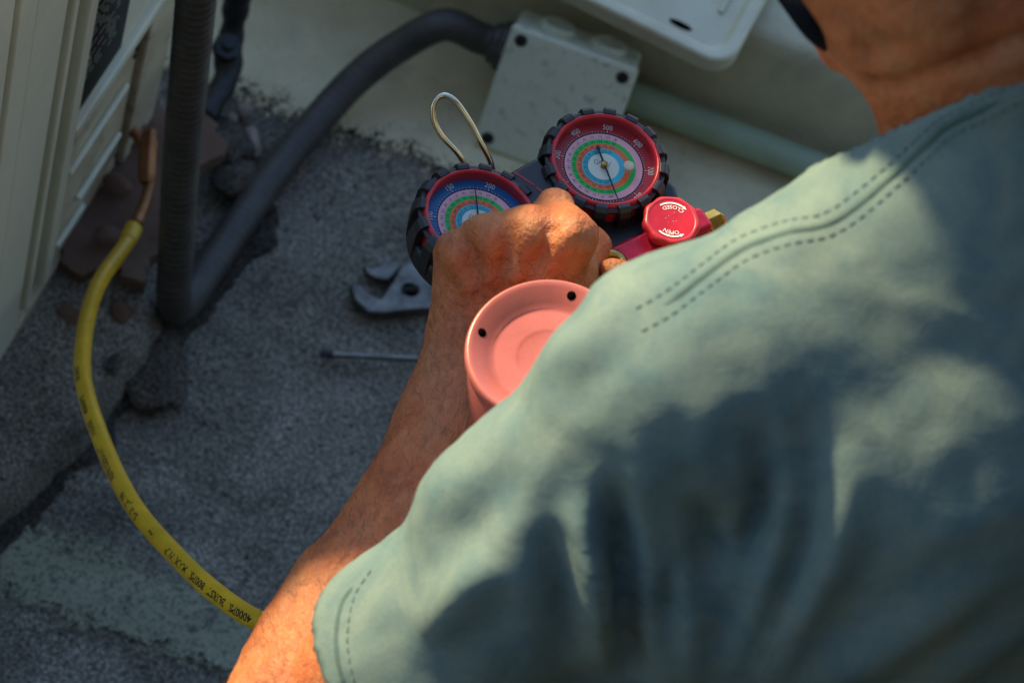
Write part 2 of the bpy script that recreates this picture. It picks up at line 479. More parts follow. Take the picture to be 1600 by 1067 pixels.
# ------------------------------------------------------------------ air conditioner
def aircon():
    ysv = Vector((.026, .299, 0)).normalized(); n0 = Vector((ysv.y, -ysv.x, 0))
    a = math.radians(4); uz = Vector((0, 0, 1)) * math.cos(a) + n0 * math.sin(a); nx = ysv.cross(uz)
    mw = Matrix((nx, ysv, uz)).transposed().to_4x4(); mw.translation = (-.413, 1.006, .052)
    root = empty("air_conditioner", mat=mw)
    S0, S1, HT = -.15, .295, .905
    obj("casing", box((-.36, S0, .004), (-.012, S1 - .004, HT)), MT['cream_dirty'], root, .006)
    obj("base_tray", box((-.365, S0 - .004, -.004), (-.002, S1, .018)), MT['cream_dirty'], root, .003)
    obj("top_cover", box((-.372, S0 - .01, HT + .001), (.010, S1 + .008, HT + .03)), MT['cream'], root, .008)
    # corner post panels standing proud of the casing
    obj("corner_panel", box((-.011, S0 + .002, .02), (.003, -.0745, HT)), MT['cream'], root, .004)
    obj("corner_panel", box((-.011, -.0715, .02), (.004, -.0385, HT)), MT['cream'], root, .004)
    obj("corner_panel", box((-.011, -.0360, .02), (.001, .026, HT)), MT['cream'], root, .005)
    for s0, s1, x in ((.031, .042, .003), (.047, .055, -.003), (.060, .079, .004)):
        obj("post_rib", box((-.011, s0, .05), (x, s1, HT)), MT['cream'], root, .003)
    # service panel with pressed ridges
    obj("service_panel", box((-.011, .0815, .022), (-.006, .225, .252)), MT['cream_dirty'], root, .002)
    obj("panel_ledge", box((-.011, .0815, .253), (.003, .293, .268)), MT['cream'], root, .003)
    obj("upper_panel", box((-.011, .0815, .269), (-.004, .293, HT)), MT['cream'], root, .002)
    obj("end_panel", box((-.011, .229, .022), (.000, .293, .251)), MT['cream_dirty'], root, .003)
    for s0, s1, t in ((.098, .206, .178), (.130, .212, .095), (.098, .150, .060)):
        obj("pressed_ridge", box((-.006, s0, t - .0025), (-.0005, s1, t + .0025)), MT['cream'], root, .002)
    for s, t in ((.218, .205), (.222, .045)):
        v, f = lathe([(.0, .002), (.003, .0018), (.004, .0)], 14); me = mesh_np("screw", v, f)
        sc = obj("screw", me, MT['steel_dark'], root); sc.matrix_local = Matrix.Translation((-.0058, s, t)) @ Matrix.Rotation(math.pi / 2, 4, 'Y')
    obj("vent_opening", box((-.0058, .2165, .212), (-.0045, .2215, .24)), MT['hole'], root)
    # rating sticker
    st = obj("rating_sticker", box((-.0042, .0835, .272), (-.0034, .172, .60)), MT['ink_white'], root)
    obj("sticker_face", box((-.0036, .0855, .2755), (-.0030, .1695, .60)), MT['sticker'], st)
    pr = Print(); X = -.0028
    t = .318
    rnd = random.Random(3)
    while t < .59:
        s = .094
        while s < .148:
            w = rnd.uniform(.004, .014)
            if rnd.random() < .75: pr.quad((X, s, t), (X, min(s + w, .15), t), (X, min(s + w, .15), t + .0028), (X, s, t + .0028))
            s += w + .003
        t += .0072
    pr.build("fine_print", MT['sticker_line'], st)
    for ch, s, t in (("9", .096, .338), ("7", .096, .432), ("A", .096, .52)):
        v, f = text_np(ch, .026); big = Print(); big.add([(X, s + p[0], t + p[1]) for p in v], f); big.build("large_print", MT['sticker_line'], st)
    # service valve that the yellow hose is screwed to (local)
    inv = mw.inverted()
    pth = [inv @ Vector(p) for p in ((-.415, 1.245, .125), (-.385, 1.24, .122), (-.362, 1.222, .112), (-.352, 1.188, .108), (-.349, 1.155, .112))]
    P, _ = resample(spline([tuple(p) for p in pth], 10), .003)
    v, f = tube(P, .0052, 14); obj("copper_stub", mesh_np("copper_stub", v, f), MT['copper'], root)
    P2, _ = resample(spline([tuple(inv @ Vector(p)) for p in ((-.372, 1.245, .128), (-.366, 1.225, .118), (-.357, 1.20, .110))], 8), .004)
    v, f = tube(P2, np.interp(np.arange(len(P2)), [0, len(P2) * .15, len(P2) * .2, len(P2) * .8, len(P2) - 1], [.006, .007, .0085, .0085, .006]), 6)
    obj("valve_nut", mesh_np("valve_nut", v, f, False), MT['copper'], root, .001)
    tag(root, "cream enamelled air conditioner with black rating sticker on its side", "air conditioner")
aircon()

# ------------------------------------------------------------------ junction box, tray, pipe
def junction_box():
    # leans back against the parapet: local x along the wall, y up the lid, z out of the lid
    ex = Vector((1, 0.0, 0)); tilt = math.radians(61)
    ey = Vector((0, math.cos(tilt), math.sin(tilt))); ez = ex.cross(ey)
    mw = Matrix((ex, ey, ez)).transposed().to_4x4(); mw.translation = (-.104, 1.441, .010)
    root = empty("junction_box", mat=mw)
    W, Hh, T = .130, .134, .060
    obj("box_body", box((.002, .002, -T), (W - .002, Hh - .002, -.0125)), MT['grey_plastic'], root, .006, 3)
    lid = obj("box_lid", box((0, 0, -.012), (W, Hh, 0)), MT['grey_plastic'], root, .0055, 4)
    for x, y in ((.013, .013), (W - .013, .013), (.013, Hh - .013), (W - .013, Hh - .013)):
        v, f = lathe([(.0, .0012), (.004, .0012), (.0062, .0006), (.0066, -.001)], 24)
        s = obj("lid_screw", mesh_np("lid_screw", v, f), MT['steel_dark'], lid); s.location = (x, y, .0002)
        sl_ = obj("screw_slot", box((-.004, -.0006, .0012), (.004, .0006, .0016)), MT['hole'], lid); sl_.location = (x, y, .0002); sl_.rotation_euler.z = x * 90
    # two cable entry plugs on the top side
    for x in (.042, .094):
        v, f = lathe([(.0, .004), (.010, .004), (.012, .0055), (.0165, .0055), (.0185, .003), (.019, 0)], 36)
        s = obj("entry_plug", mesh_np("entry_plug", v, f), MT['grey_plastic'], root)
        s.matrix_local = Matrix.Translation((x, Hh - .002, -.036)) @ Matrix.Rotation(-math.pi / 2, 4, 'X')
    # cable gland on the left side
    v, f = lathe([(.012, .0), (.024, .0), (.0255, .002), (.0255, .010), (.022, .012), (.0205, .018), (.018, .020), (.014, .020)], 12)
    s = obj("gland_nut", mesh_np("gland_nut", v, f, False), MT['conduit'], root, .0015)
    s.matrix_local = Matrix.Translation((.004, .098, -.030)) @ Matrix.Rotation(-math.pi / 2, 4, 'Y')
    tag(root, "grey green square junction box with corner screws leaning on the parapet", "junction box")
    return mw @ Vector((-.015, .098, -.030))
GLAND = junction_box()

def tray():
    ex = Vector((.157, -.022, 0)).normalized(); ez = Vector((0, -.10, 1)).normalized(); ey = ez.cross(ex); ez = ex.cross(ey)
    mw = Matrix((ex, ey, ez)).transposed().to_4x4(); mw.translation = (.0985, 1.505, .166)
    root = empty("metal_tray", mat=mw)
    def rr(x0, y0, x1, y1, r, n=8):
        pts = []
        for cx, cy, a0 in ((x1 - r, y0 + r, -90), (x1 - r, y1 - r, 0), (x0 + r, y1 - r, 90), (x0 + r, y0 + r, 180)):
            for i in range(n + 1):
                a = math.radians(a0 + 90 * i / n); pts.append((cx + r * math.cos(a), cy + r * math.sin(a)))
        return pts
    outer = rr(-.36, 0, .006, .26, .026); inner = rr(-.348, .012, -.006, .248, .018); floor_ = rr(-.342, .018, -.012, .242, .014)
    lip = rr(-.3575, .0025, .0035, .2575, .024)
    rings = [(outer, -.010), (outer, .009), (lip, .0115), (inner, .0105), (floor_, .001), ]
    verts, faces = [], []
    n = len(outer)
    for pts, z in rings: verts += [(x, y, z) for x, y in pts]
    for k in range(len(rings) - 1):
        for i in range(n):
            j = (i + 1) % n; faces.append((k * n + i, k * n + j, (k + 1) * n + j, (k + 1) * n + i))
    faces.append(tuple((len(rings) - 1) * n + i for i in range(n)))
    faces.append(tuple(range(n - 1, -1, -1)))
    obj("pan", mesh_np("pan", verts, faces, False), MT['white_metal'], root, .002)
    for x, y, rx, ry in ((-.085, .055, .0042, .0042), (-.055, .028, .012, .0035), (-.20, .05, .0042, .0042), (-.28, .10, .004, .004), (-.03, .16, .0035, .014)):
        pts = [(x + rx * math.cos(a) , y + ry * math.sin(a)) for a in np.linspace(0, 2 * math.pi, 20, endpoint=False)]
        obj("mounting_slot", extrude_poly(pts, .0008, .0016), MT['hole'], root)
    obj("stiffening_rib", box((-.03, .06, .0012), (-.024, .20, .0045)), MT['white_metal'], root, .002)
    obj("stiffening_rib", box((-.33, .12, .0012), (-.06, .126, .0045)), MT['white_metal'], root, .002)
    tag(root, "off-white rimmed sheet metal tray lying on the parapet over the junction box", "metal tray")
tray()

P, _ = resample(np.array([(-.095, 1.551, .034), (1.5, 1.515, .034)], float), .05)
v, f = tube(P, .0165, 24); o = obj("wall_pipe", mesh_np("wall_pipe", v, f), MT['pipe'])
tag(o, "straight grey green pipe running along the foot of the parapet", "pipe")

# ------------------------------------------------------------------ conduit
def conduit():
    g = GLAND
    pts = [(g.x + .004, g.y, g.z), (g.x - .012, g.y - .001, g.z), (-.167, 1.500, .098), (-.202, 1.474, .074), (-.229, 1.440, .05), (-.249, 1.392, .032), (-.268, 1.324, .021),
           (-.282, 1.238, .019), (-.289, 1.188, .019), (-.293, 1.156, .022), (-.2965, 1.130, .042), (-.300, 1.127, .075), (-.304, 1.134, .12),
           (-.312, 1.142, .25), (-.316, 1.142, .46), (-.318, 1.14, .62), (-.330, 1.15, .72), (-.365, 1.17, .78), (-.40, 1.18, .80)]
    P, s = resample(spline(pts, 14), .0012)
    root = empty("flexible_conduit", tuple(P[0]))
    ph = (s % .0086) / .0086
    ribs = np.where(ph < .62, 1.0, 0.0); k = np.ones(3) / 3; ribs = np.convolve(ribs, k, 'same')
    # the corrugation shows on the hanging run; the run to the box is ribbed only faintly
    L = s[-1]; amp = np.interp(s, [0, .45, .60, L], [.0002, .0003, .0019, .0020])
    rad = .0160 - amp + 2 * amp * ribs * .5
    v, f = tube(P, rad, 28)
    o = obj("corrugated_sleeve", mesh_np("corrugated_sleeve", v - P[0], f), MT['conduit'], root)
    tag(root, "dark grey corrugated conduit looping from the junction box up past the air conditioner", "conduit")
conduit()

def insulated_pipe():
    pts = [(-.362, 1.44, .62), (-.360, 1.437, .40), (-.357, 1.434, .20), (-.356, 1.43, .10), (-.352, 1.412, .060), (-.345, 1.385, .045), (-.35, 1.34, .04)]
    P, s = resample(spline(pts, 10), .004)
    root = empty("insulated_pipe", tuple(P[0]))
    v, f = tube(P, .0125 + .0012 * np.sin(s * 90) + .0008 * np.sin(s * 231), 18)
    obj("foam_sleeve", mesh_np("foam_sleeve", v - P[0], f), MT['steel_dark'], root)
    v, f = lathe([(.0, .012), (.006, .012), (.0062, .006), (.013, .006), (.0145, .004), (.0145, -.008), (.012, -.011)], 8)
    b = obj("pipe_clamp", mesh_np("pipe_clamp", v, f, False), MT['steel_dark'], root, .001); b.location = Vector((-.352, 1.402, .074)) - Vector(P[0]); b.rotation_euler = (.3, .1, .3)
    tag(root, "dark wrapped refrigerant pipe with a clamp rising behind the conduit", "pipe")
insulated_pipe()

# debris between the unit and the conduit
def board():
    pts = [(-.41, 1.13), (-.385, 1.105), (-.360, 1.13), (-.335, 1.118), (-.325, 1.17), (-.333, 1.24), (-.316, 1.29), (-.34, 1.325), (-.36, 1.30), (-.40, 1.33), (-.42, 1.25)]
    dense = []
    for i in range(len(pts)):
        a, b = pts[i], pts[(i + 1) % len(pts)]
        for k in range(6):
            t = k / 6; x = a[0] + (b[0] - a[0]) * t; y = a[1] + (b[1] - a[1]) * t
            d = .013 * noise.fractal(Vector((x * 45, y * 45, 0)), .8, 2, 4); dense.append((x + d, y + d * .6))
    o = obj("torn_board", extrude_poly(dense, .0, .016), MT['board'], None, .003)
    o.location = (0, 0, .062); o.rotation_euler = (-.01, .02, 0)
    tag(o, "torn pinkish brown board scrap wedged beside the conduit foot", "board")
board()
stone_labels = [("pale oval pebble lying between the conduit legs", (-.300, 1.352, .012), (.008, .017, .008), .5),
                ("small light chip of stone behind the upright conduit", (-.322, 1.385, .012), (.008, .008, .006), 0),
                ("tiny pale stone beside the wrapped pipe foot", (-.330, 1.372, .010), (.006, .006, .005), 1),
                ("dark lump of roofing rubble beside the conduit bend", (-.292, 1.30, .016), (.028, .022, .016), .2),
                ("grey lump of rubble behind the pale oval pebble", (-.322, 1.335, .018), (.022, .03, .016), .9),
                ("broken dark felt lump at the plinth edge by the yellow hose", (-.302, 1.085, .008), (.034, .050, .013), .4)]
stone_labels += [("brown chip of board resting on the torn board nearest the hose", (-.372, 1.150, .086), (.014, .010, .006), .3),
                 ("brown crumb between the copper stub and the casing", (-.385, 1.205, .086), (.010, .014, .006), 1.2),
                 ("brown lump beside the corner of the unit under the copper stub", (-.395, 1.265, .088), (.016, .012, .008), 2.0),
                 ("small brown fragment at the plinth edge left of the conduit foot", (-.338, 1.098, .058), (.010, .012, .006), .7),
                 ("grey chip on the plinth just right of the hose", (-.322, 1.045, .057), (.007, .010, .004), .2),
                 ("flat brown flake on the plinth left of the hose", (-.376, 1.075, .058), (.012, .016, .004), 1.5)]
for i, (lab, loc, sz, rz) in enumerate(stone_labels):
    bm = bmesh.new(); bmesh.ops.create_icosphere(bm, subdivisions=3, radius=1)
    for vv in bm.verts:
        d = 1 + .32 * noise.fractal(vv.co * 1.3 + Vector((i * 5.3, 0, 0)), 1, 2, 3); vv.co = Vector((vv.co.x * sz[0], vv.co.y * sz[1], vv.co.z * sz[2])) * d
    o = obj("stone", bm, MT['stone'] if i < 3 else MT['felt_dark'] if i < 6 or i == 10 else MT['board']); o.location = loc; o.rotation_euler.z = rz
    tag(o, lab, "stone", "debris beside the conduit")

def grit():
    rs = random.Random(11); v, f = [], []
    for i in range(900):
        x, y = rs.uniform(-.42, .45), rs.uniform(.72, 1.42); r = rs.uniform(.0007, .0022) * (1.5 if rs.random() < .08 else 1)
        z = .004 * noise.fractal(Vector((x * 9, y * 9, 0)), 1, 2, 4) - .003 + r * .3
        o_ = len(v); a = rs.uniform(0, 3)
        for k in range(5): v.append((x + r * math.cos(a + k * 1.2566) * rs.uniform(.7, 1.2), y + r * math.sin(a + k * 1.2566) * rs.uniform(.7, 1.2), z - r * .4))
        v.append((x + rs.uniform(-.3, .3) * r, y + rs.uniform(-.3, .3) * r, z + r * .7))
        f += [(o_ + k, o_ + (k + 1) % 5, o_ + 5) for k in range(5)]
    o = obj("loose_grit", mesh_np("loose_grit", v, f, False), MT['grit'])
    tag(o, "loose grains of grit scattered over the roof felt", "grit", None, "stuff")
grit()

# ------------------------------------------------------------------ tools on the roof
def wrench():
    body = [(-.1624, 1.2368), (-.1519, 1.2213), (-.1357, 1.213), (-.1199, 1.2192), (-.0998, 1.2318), (-.0722, 1.2454), (-.0213, 1.2677), (.0183, 1.2866), (.0259, 1.2962), (.0218, 1.3054), (.013, 1.3046), (-.0268, 1.2856), (-.0718, 1.2642), (-.0878, 1.2697), (-.1026, 1.2796), (-.1165, 1.2845), (-.1223, 1.2764), (-.1252, 1.254), (-.1295, 1.2326), (-.1401, 1.2334), (-.1527, 1.2403)]
    jaw = [(-.1571, 1.261), (-.151, 1.2543), (-.1402, 1.2528), (-.1306, 1.2547), (-.1277, 1.2615), (-.1237, 1.2766), (-.13, 1.2801), (-.1401, 1.2756), (-.1426, 1.2674), (-.1486, 1.2624)]
    c = (-.1067, 1.2527)
    root = empty("adjustable_wrench", (c[0], c[1], 0))
    L = lambda P: [(x - c[0], y - c[1]) for x, y in P]
    # body with a real opening for the screw: two halves round the hole
    bm = extrude_poly(L(body), .003, .015)
    b = obj("wrench_body", bm, MT['steel'], root, .0022, 2)
    hb = obj("screw_recess", extrude_poly([(.0085 * math.cos(a), .0075 * math.sin(a)) for a in np.linspace(0, 2 * math.pi, 24, endpoint=False)], .0145, .0156), MT['hole'], root)
    v, f = tube(*[np.array([(-.007, -.004, .0150), (.007, .004, .0150)])], .0036, 12)
    P = np.linspace((-.007, -.004, .0150), (.007, .004, .0150), 26); v, f = tube(P, .0036 + .0006 * np.where(np.arange(26) % 4 < 2, 1, -1), 14)
    obj("adjusting_screw", mesh_np("adjusting_screw", v, f), MT['steel_dark'], root)
    obj("movable_jaw", extrude_poly(L(jaw), .004, .0142), MT['steel'], root, .0018, 2)
    obj("handle_recess", extrude_poly(L([(-.060, 1.2545), (-.0213, 1.2715), (.004, 1.2835), (.002, 1.2955), (-.024, 1.2830), (-.060, 1.2655)]), .0146, .0153), MT['steel_dark'], root, .0004)
    hh = obj("hanging_hole", extrude_poly([(.0045 * math.cos(a), .0045 * math.sin(a)) for a in np.linspace(0, 2 * math.pi, 20, endpoint=False)], .0146, .0156), MT['hole'], root)
    hh.location = (.0128 - c[0], 1.2943 - c[1], 0)
    tag(root, "steel adjustable wrench lying on the felt with jaws to the left", "wrench")
wrench()

def screwdriver():
    a = Vector((-.161, 1.158, .0065)); b = Vector((-.020, 1.206, .0125)); d = (b - a).normalized()
    root = empty("screwdriver", a)
    L = (b - a).length
    t = np.array([0, .004, .012, .016, L]); P = np.array([tuple(d * k) for k in t])
    n = 40; ts = np.linspace(0, L, n); P = np.array([tuple(d * k) for k in ts])
    v, f = tube(P, np.interp(ts, [0, .010, .018, L], [.0022, .0040, .0030, .0030]), 14)
    obj("shaft", mesh_np("shaft", v, f), MT['shaft'], root)
    ts = np.linspace(0, .012, 6); P = np.array([tuple(d * (k - .002)) for k in ts]); v, f = tube(P, np.interp(ts, [0, .012], [.0032, .0042]), 10)
    obj("blade_tip", mesh_np("blade_tip", v, f), MT['steel_dark'], root)
    ts = np.linspace(0, .095, 40); P = np.array([tuple(d * (L - .004 + k)) for k in ts])
    v, f = tube(P, np.interp(ts, [0, .006, .02, .03, .08, .095], [.006, .010, .0115, .0125, .0125, .008]), 6)
    obj("handle", mesh_np("handle", v, f, False), MT['red'], root, .002)
    tag(root, "screwdriver with thin steel shaft on the felt below the wrench", "screwdriver")
screwdriver()

# ------------------------------------------------------------------ yellow hose
def hose():
    pts = [(-.3495, 1.150, .112), (-.348, 1.124, .12), (-.347, 1.056, .155), (-.331, .983, .2), (-.306, .916, .24), (-.263, .848, .28), (-.218, .786, .33), (-.173, .738, .38), (-.128, .696, .43), (-.086, .667, .475),
           (-.04, .664, .50), (.015, .70, .535), (.042, .77, .58), (.046, .84, .63), (.042, .880, .662)]
    P, s = resample(spline(pts, 14), .004)
    R = .0070
    root = empty("yellow_hose", tuple(P[0]))
    v, f = tube(P, R, 26); obj("hose_body", mesh_np("hose_body", v - P[0], f), MT['yellow'], root)
    k = 6; v, f = tube(P[:k], np.linspace(.0080, .0074, k), 20); obj("hose_collar", mesh_np("hose_collar", v - P[0], f), MT['yellow'], root)
    k = 6; v, f = tube(P[-k:], np.linspace(.0074, .0084, k), 20); obj("hose_collar", mesh_np("hose_collar", v - P[0], f), MT['brass'], root)
    T, U, W = frames(P, (-.10, -.55, .83))
    def put(txt, s_start, size, roll=0.0, sub=True):
        tv, tf = text_np(txt, size, 'LEFT', 2, .00014)
        out = []
        for x, y, _ in tv:
            ss = s_start - x * 1.22; th = (y / R) + roll
            p = np.array([np.interp(ss, s, P[:, i]) for i in range(3)]); u = np.array([np.interp(ss, s, U[:, i]) for i in range(3)]); w = np.array([np.interp(ss, s, W[:, i]) for i in range(3)])
            # text x runs against the tangent, text up is radial x text_x
            out.append(p + (R + .00018) * (math.cos(th) * u + math.sin(th) * w) - P[0])
        pr = Print(); pr.add(out, tf); tag(pr.build("hose_print", MT['ink'], root), kind="stuff")
    # arc length near the arm: find closest point to (-.09,.669,.473)
    i0 = int(np.argmin(np.linalg.norm(P - np.array([-.092, .671, .470]), axis=1))); sA = s[i0]
    put("4000PSI  BURST  800PSI  MAX W.P", sA, .0076, -.05)
    put("SAE  J2196", sA - .195, .0074, .1)
    put("REFRIGERANT", sA - .258, .0066, .15)
    put("HOSE", sA - .325, .0066, .2); put("4000PSI", sA - .355, .0064, .2); put("BURST", sA - .400, .0062, .2)
    # small swoosh mark
    for q in range(2):
        put("~" if q else "/", sA - .168 + q * .006, .012, 0)
    tag(root, "yellow refrigerant hose with black pressure print curving from the unit", "hose")
hose()

# ------------------------------------------------------------------ manifold gauge set
def gauge_set():
    ex = Vector((.654, .755, .046)).normalized(); ey = Vector((-.755, .654, 0)).normalized(); ez = ex.cross(ey).normalized()
    mw = Matrix((ex, ey, ez)).transposed().to_4x4(); mw.translation = (.0167, .954, .691)
    root = empty("manifold_gauge_set", mat=mw)
    R = .0365; GX = -.0953
    def ring(r0, r1, z, n=72):
        v = []; f = []
        for i in range(n):
            a = 2 * math.pi * i / n; c, s_ = math.cos(a), math.sin(a); v += [(r0 * c, r0 * s_, z), (r1 * c, r1 * s_, z)]
        for i in range(n):
            j = (i + 1) % n; f.append((2 * i, 2 * i + 1, 2 * j + 1, 2 * j))
        return v, f
    def disc(r, z, n=72):
        return [(r * math.cos(2 * math.pi * i / n), r * math.sin(2 * math.pi * i / n), z) for i in range(n)], [tuple(range(n))]
    def gauge(x, dial_mat, a_ref, a_step, names, needle_ang, tilt, rearlab):
        g = empty("pressure_gauge"); g.parent = root
        g.matrix_local = Matrix.Translation((x, 0, 0)) @ tilt
        g["label"] = rearlab
        # red housing and bezel
        v, f = lathe([(.0330, -.0100), (.0330, -.0016), (.0337, -.0002), (.0350, .0), (R - .0004, -.0012), (R, -.004), (R, -.03)], 96)
        obj("bezel", mesh_np("bezel", v, f), MT['red'], g)
        # rubber boot: lower shell
        v, f = lathe([(R + .0002, -.0200), (R + .0028, -.0200), (R + .0042, -.0215), (R + .0046, -.026), (R + .0042, -.036), (R + .001, -.042), (.02, -.044), (.0, -.044)], 96)
        boot = obj("rubber_boot", mesh_np("rubber_boot", v, f), MT['rubber'], g)
        v, f = ring(R + .0001, R + .0030, -.0030); f = f
        v, f = lathe([(R + .0001, -.0024), (R + .0024, -.0024), (R + .0030, -.0030), (R + .0030, -.0040), (R + .0026, -.0044), (R + .0001, -.0044)], 96)
        obj("boot_rim", mesh_np("boot_rim", v, f), MT['rubber'], boot)
        nl = 16
        me = None
        for i in range(nl):
            a = 2 * math.pi * (i + .35) / nl
            if me is None:
                bm = bmesh.new(); hw = .0040; 
                prof = [(R - .0014, .0005), (R + .0018, .0008), (R + .0046, -.0012), (R + .0062, -.0060), (R + .0062, -.0190), (R + .0050, -.0330), (R + .0002, -.0330), (R + .0002, -.0028), (R - .0014, -.0008)]
                A = [bm.verts.new((p, -hw, z)) for p, z in prof]; B = [bm.verts.new((p, hw, z)) for p, z in prof]
                bm.faces.new(A); bm.faces.new(B[::-1])
                for q in range(len(prof)):
                    w = (q + 1) % len(prof); bm.faces.new((A[w], A[q], B[q], B[w]))
                bmesh.ops.recalc_face_normals(bm, faces=bm.faces)
                l = obj("boot_lug", bm, MT['rubber'], boot, .0010, 2, flat=True); me = l.data
            else:
                l = obj("boot_lug", me, None, boot, .0010, 2)
            l.rotation_euler.z = a
        # dial
        zd = -.0095
        v, f = disc(.0331, zd); dial = obj("dial_face", mesh_np("dial_face", v, f, False), dial_mat, g)
        for k, (r0, r1, mt, nm) in enumerate(((.58, .70, 'd_pink', "pink_scale"), (.49, .58, 'd_green', "green_scale"), (.385, .49, 'd_orange', "orange_scale"), (.28, .385, 'd_cyan', "cyan_scale"))):
            v, f = ring(R * r0, R * r1, zd + .00025); obj(nm, mesh_np(nm, v, f, False), MT[mt], dial)
        v, f = disc(R * .28, zd + .00025); obj("dial_centre", mesh_np("dial_centre", v, f, False), MT['d_white'], dial)
        # black print
        ink = Print(); wht = Print(); zt = zd + .0005
        v, f = ring(R * .705, R * .725, zt); ink.add(v, f)
        def tick(pr, a, r0, r1, w):
            c, s_ = math.cos(a), math.sin(a); px, py = -s_ * w / 2, c * w / 2
            pr.quad((r0 * c + px, r0 * s_ + py, zt), (r0 * c - px, r0 * s_ - py, zt), (r1 * c - px, r1 * s_ - py, zt), (r1 * c + px, r1 * s_ + py, zt))
        rr = random.Random(5)
        for (r0, r1, n, w) in ((.58, .615, 46, .00022), (.49, .52, 46, .00020), (.385, .42, 46, .00020), (.28, .315, 46, .00020)):
            for i in range(n + 1):
                a = math.radians(a_ref - 15 + 220 * i / n)
                tick(ink, a, R * r0, R * (r1 + (.02 if i % 5 == 0 else 0)), w)
        for rad, n0, st in ((.635, 0, 17), (.535, 0, 16), (.44, 0, 14), (.34, 0, 13)):
            for i in range(st):
                a = math.radians(a_ref - 15 + 225 * i / st)
                tv, tf = text_np(str(rr.randint(1, 16) * 10), R * .062, 'CENTER', 1)
                ca, sa = math.cos(a - math.pi / 2), math.sin(a - math.pi / 2)
                ink.add([(R * rad * math.cos(a) + p[0] * ca - p[1] * sa, R * rad * math.sin(a) + p[0] * sa + p[1] * ca, zt) for p in tv], tf)
        for val, deg in rings_for(a_ref, a_step, names):
            a = math.radians(deg); tick(wht, a, R * .725, R * .775, .00032)
            tv, tf = text_np(val, R * .155, 'CENTER', 2); ca, sa = math.cos(a - math.pi / 2), math.sin(a - math.pi / 2)
            wht.add([(R * .838 * math.cos(a) + p[0] * ca * .8 - p[1] * sa, R * .838 * math.sin(a) + p[0] * sa * .8 + p[1] * ca, zt) for p in tv], tf)
            for q in range(1, 10):
                b = math.radians(deg - a_step * q / 10); tick(wht, b, R * .725, R * (.76 if q == 5 else .745), .0002)
        ink.build("scale_print", MT['ink'], dial); wht.build("numeral_print", MT['ink_white'], dial)
        # maker's scrawl in the centre: a loop and a dash
        scr = Print(); pts = [(R * (-.14 + .035 * math.cos(t)), R * (.07 + .045 * math.sin(t))) for t in np.linspace(0, 5.6, 18)] + [(R * (-.08 + .2 * t), R * (.06 + .05 * math.sin(t * 14))) for t in np.linspace(0, 1, 24)]
        al = math.radians(a_ref - 90)
        pts = [(x * math.cos(al) - y * math.sin(al), x * math.sin(al) + y * math.cos(al)) for x, y in pts]
        for (x0, y0), (x1, y1) in zip(pts[:-1], pts[1:]):
            d = math.hypot(x1 - x0, y1 - y0) or 1; nx_, ny_ = -(y1 - y0) / d * .00014, (x1 - x0) / d * .00014
            scr.quad((x0 + nx_, y0 + ny_, zt), (x0 - nx_, y0 - ny_, zt), (x1 - nx_, y1 - ny_, zt), (x1 + nx_, y1 + ny_, zt))
        scr.build("centre_script", MT['ink'], dial)
        # needle, hub
        na = math.radians(needle_ang)
        bm = extrude_poly([(-R * .40, -.0007), (-R * .34, -.0016), (-R * .27, -.0006), (0, -.0007), (R * .78, -.00022), (R * .78, .00022), (0, .0007), (-R * .27, .0006), (-R * .34, .0016), (-R * .40, .0007)], -.0068, -.0064)
        nd = obj("needle", bm, MT['ink'], g, flat=True); nd.rotation_euler.z = na
        v, f = lathe([(.0, -.0052), (.0016, -.0052), (.0021, -.0056), (.0021, -.009)], 24); obj("needle_hub", mesh_np("needle_hub", v, f), MT['brass'], nd)
        # glass
        v, f = disc(.0334, -.0022); obj("lens", mesh_np("lens", v, f, False), MT['glass'], g)
        return g
    def rings_for(a_ref, a_step, names):
        k = names.index("*")
        return [(nm, a_ref + a_step * (k - i) if i < k else a_ref - a_step * (i - k)) for i, nm in enumerate([n for n in names if n != "*"])]
    # "*" marks the numeral that stands at the reference angle (the one after it)
    Rt = Matrix.Identity(4)
    gr = gauge(0, MT['d_red'], 52, 42.4, ["0", "100", "200", "300", "400", "500", "600", "700", "800"][:5] + ["*"] + ["500", "600", "700", "800"], -104, Rt, "red dial pressure gauge")
    gl = gauge(GX, MT['d_blue'], 43, 52, ["0", "50", "100", "150", "*", "200", "250"], 63, Matrix.Rotation(math.radians(5), 4, 'Y'), "blue dial pressure gauge")
    # small white bubble plug on the red dial
    v, f = lathe([(.0, .0006), (.0028, .0005), (.0036, .0002), (.0038, -.0006)], 28); p_ = obj("zero_plug", mesh_np("zero_plug", v, f), MT['plug'], gr); p_.location = (.0115, -.0102, -.0020)
    # black housing that joins the gauges and carries the manifold
    def hull(pts, z0, z1, bev, name, mat):
        return obj(name, extrude_poly(pts, z0, z1), mat, root, bev, 3)
    hull([(-.118, -.058), (.030, -.058), (.040, -.03), (.036, -.012), (.020, .02), (-.02, .024), (-.047, .014), (-.075, .022), (-.115, .02), (-.128, -.02)], -.046, -.018, .004, "manifold_housing", MT['blackp'])
    br = hull([(-.060, -.026), (-.036, -.026), (-.034, .0), (-.036, .024), (-.060, .022), (-.062, 0)], -.020, -.0055, .003, "bridge", MT['blackp'])
    st = Print()
    for (x0, y0, x1, y1) in ((-.0565, .020, -.0505, .006), (-.050, .004, -.0485, -.001), (-.048, -.006, -.0472, -.009), (-.0468, -.014, -.0462, -.017)):
        w = .0006; st.quad((x0 - w, y0, -.0052), (x0 + w, y0, -.0052), (x1 + w, y1, -.0052), (x1 - w, y1, -.0052))
    st.build("red_stripe", MT['red'], br)
    # red manifold bar
    obj("manifold_bar", box((-.135, -.070, -.040), (.042, -.052, -.010)), MT['red_metal'], root, .004, 3)
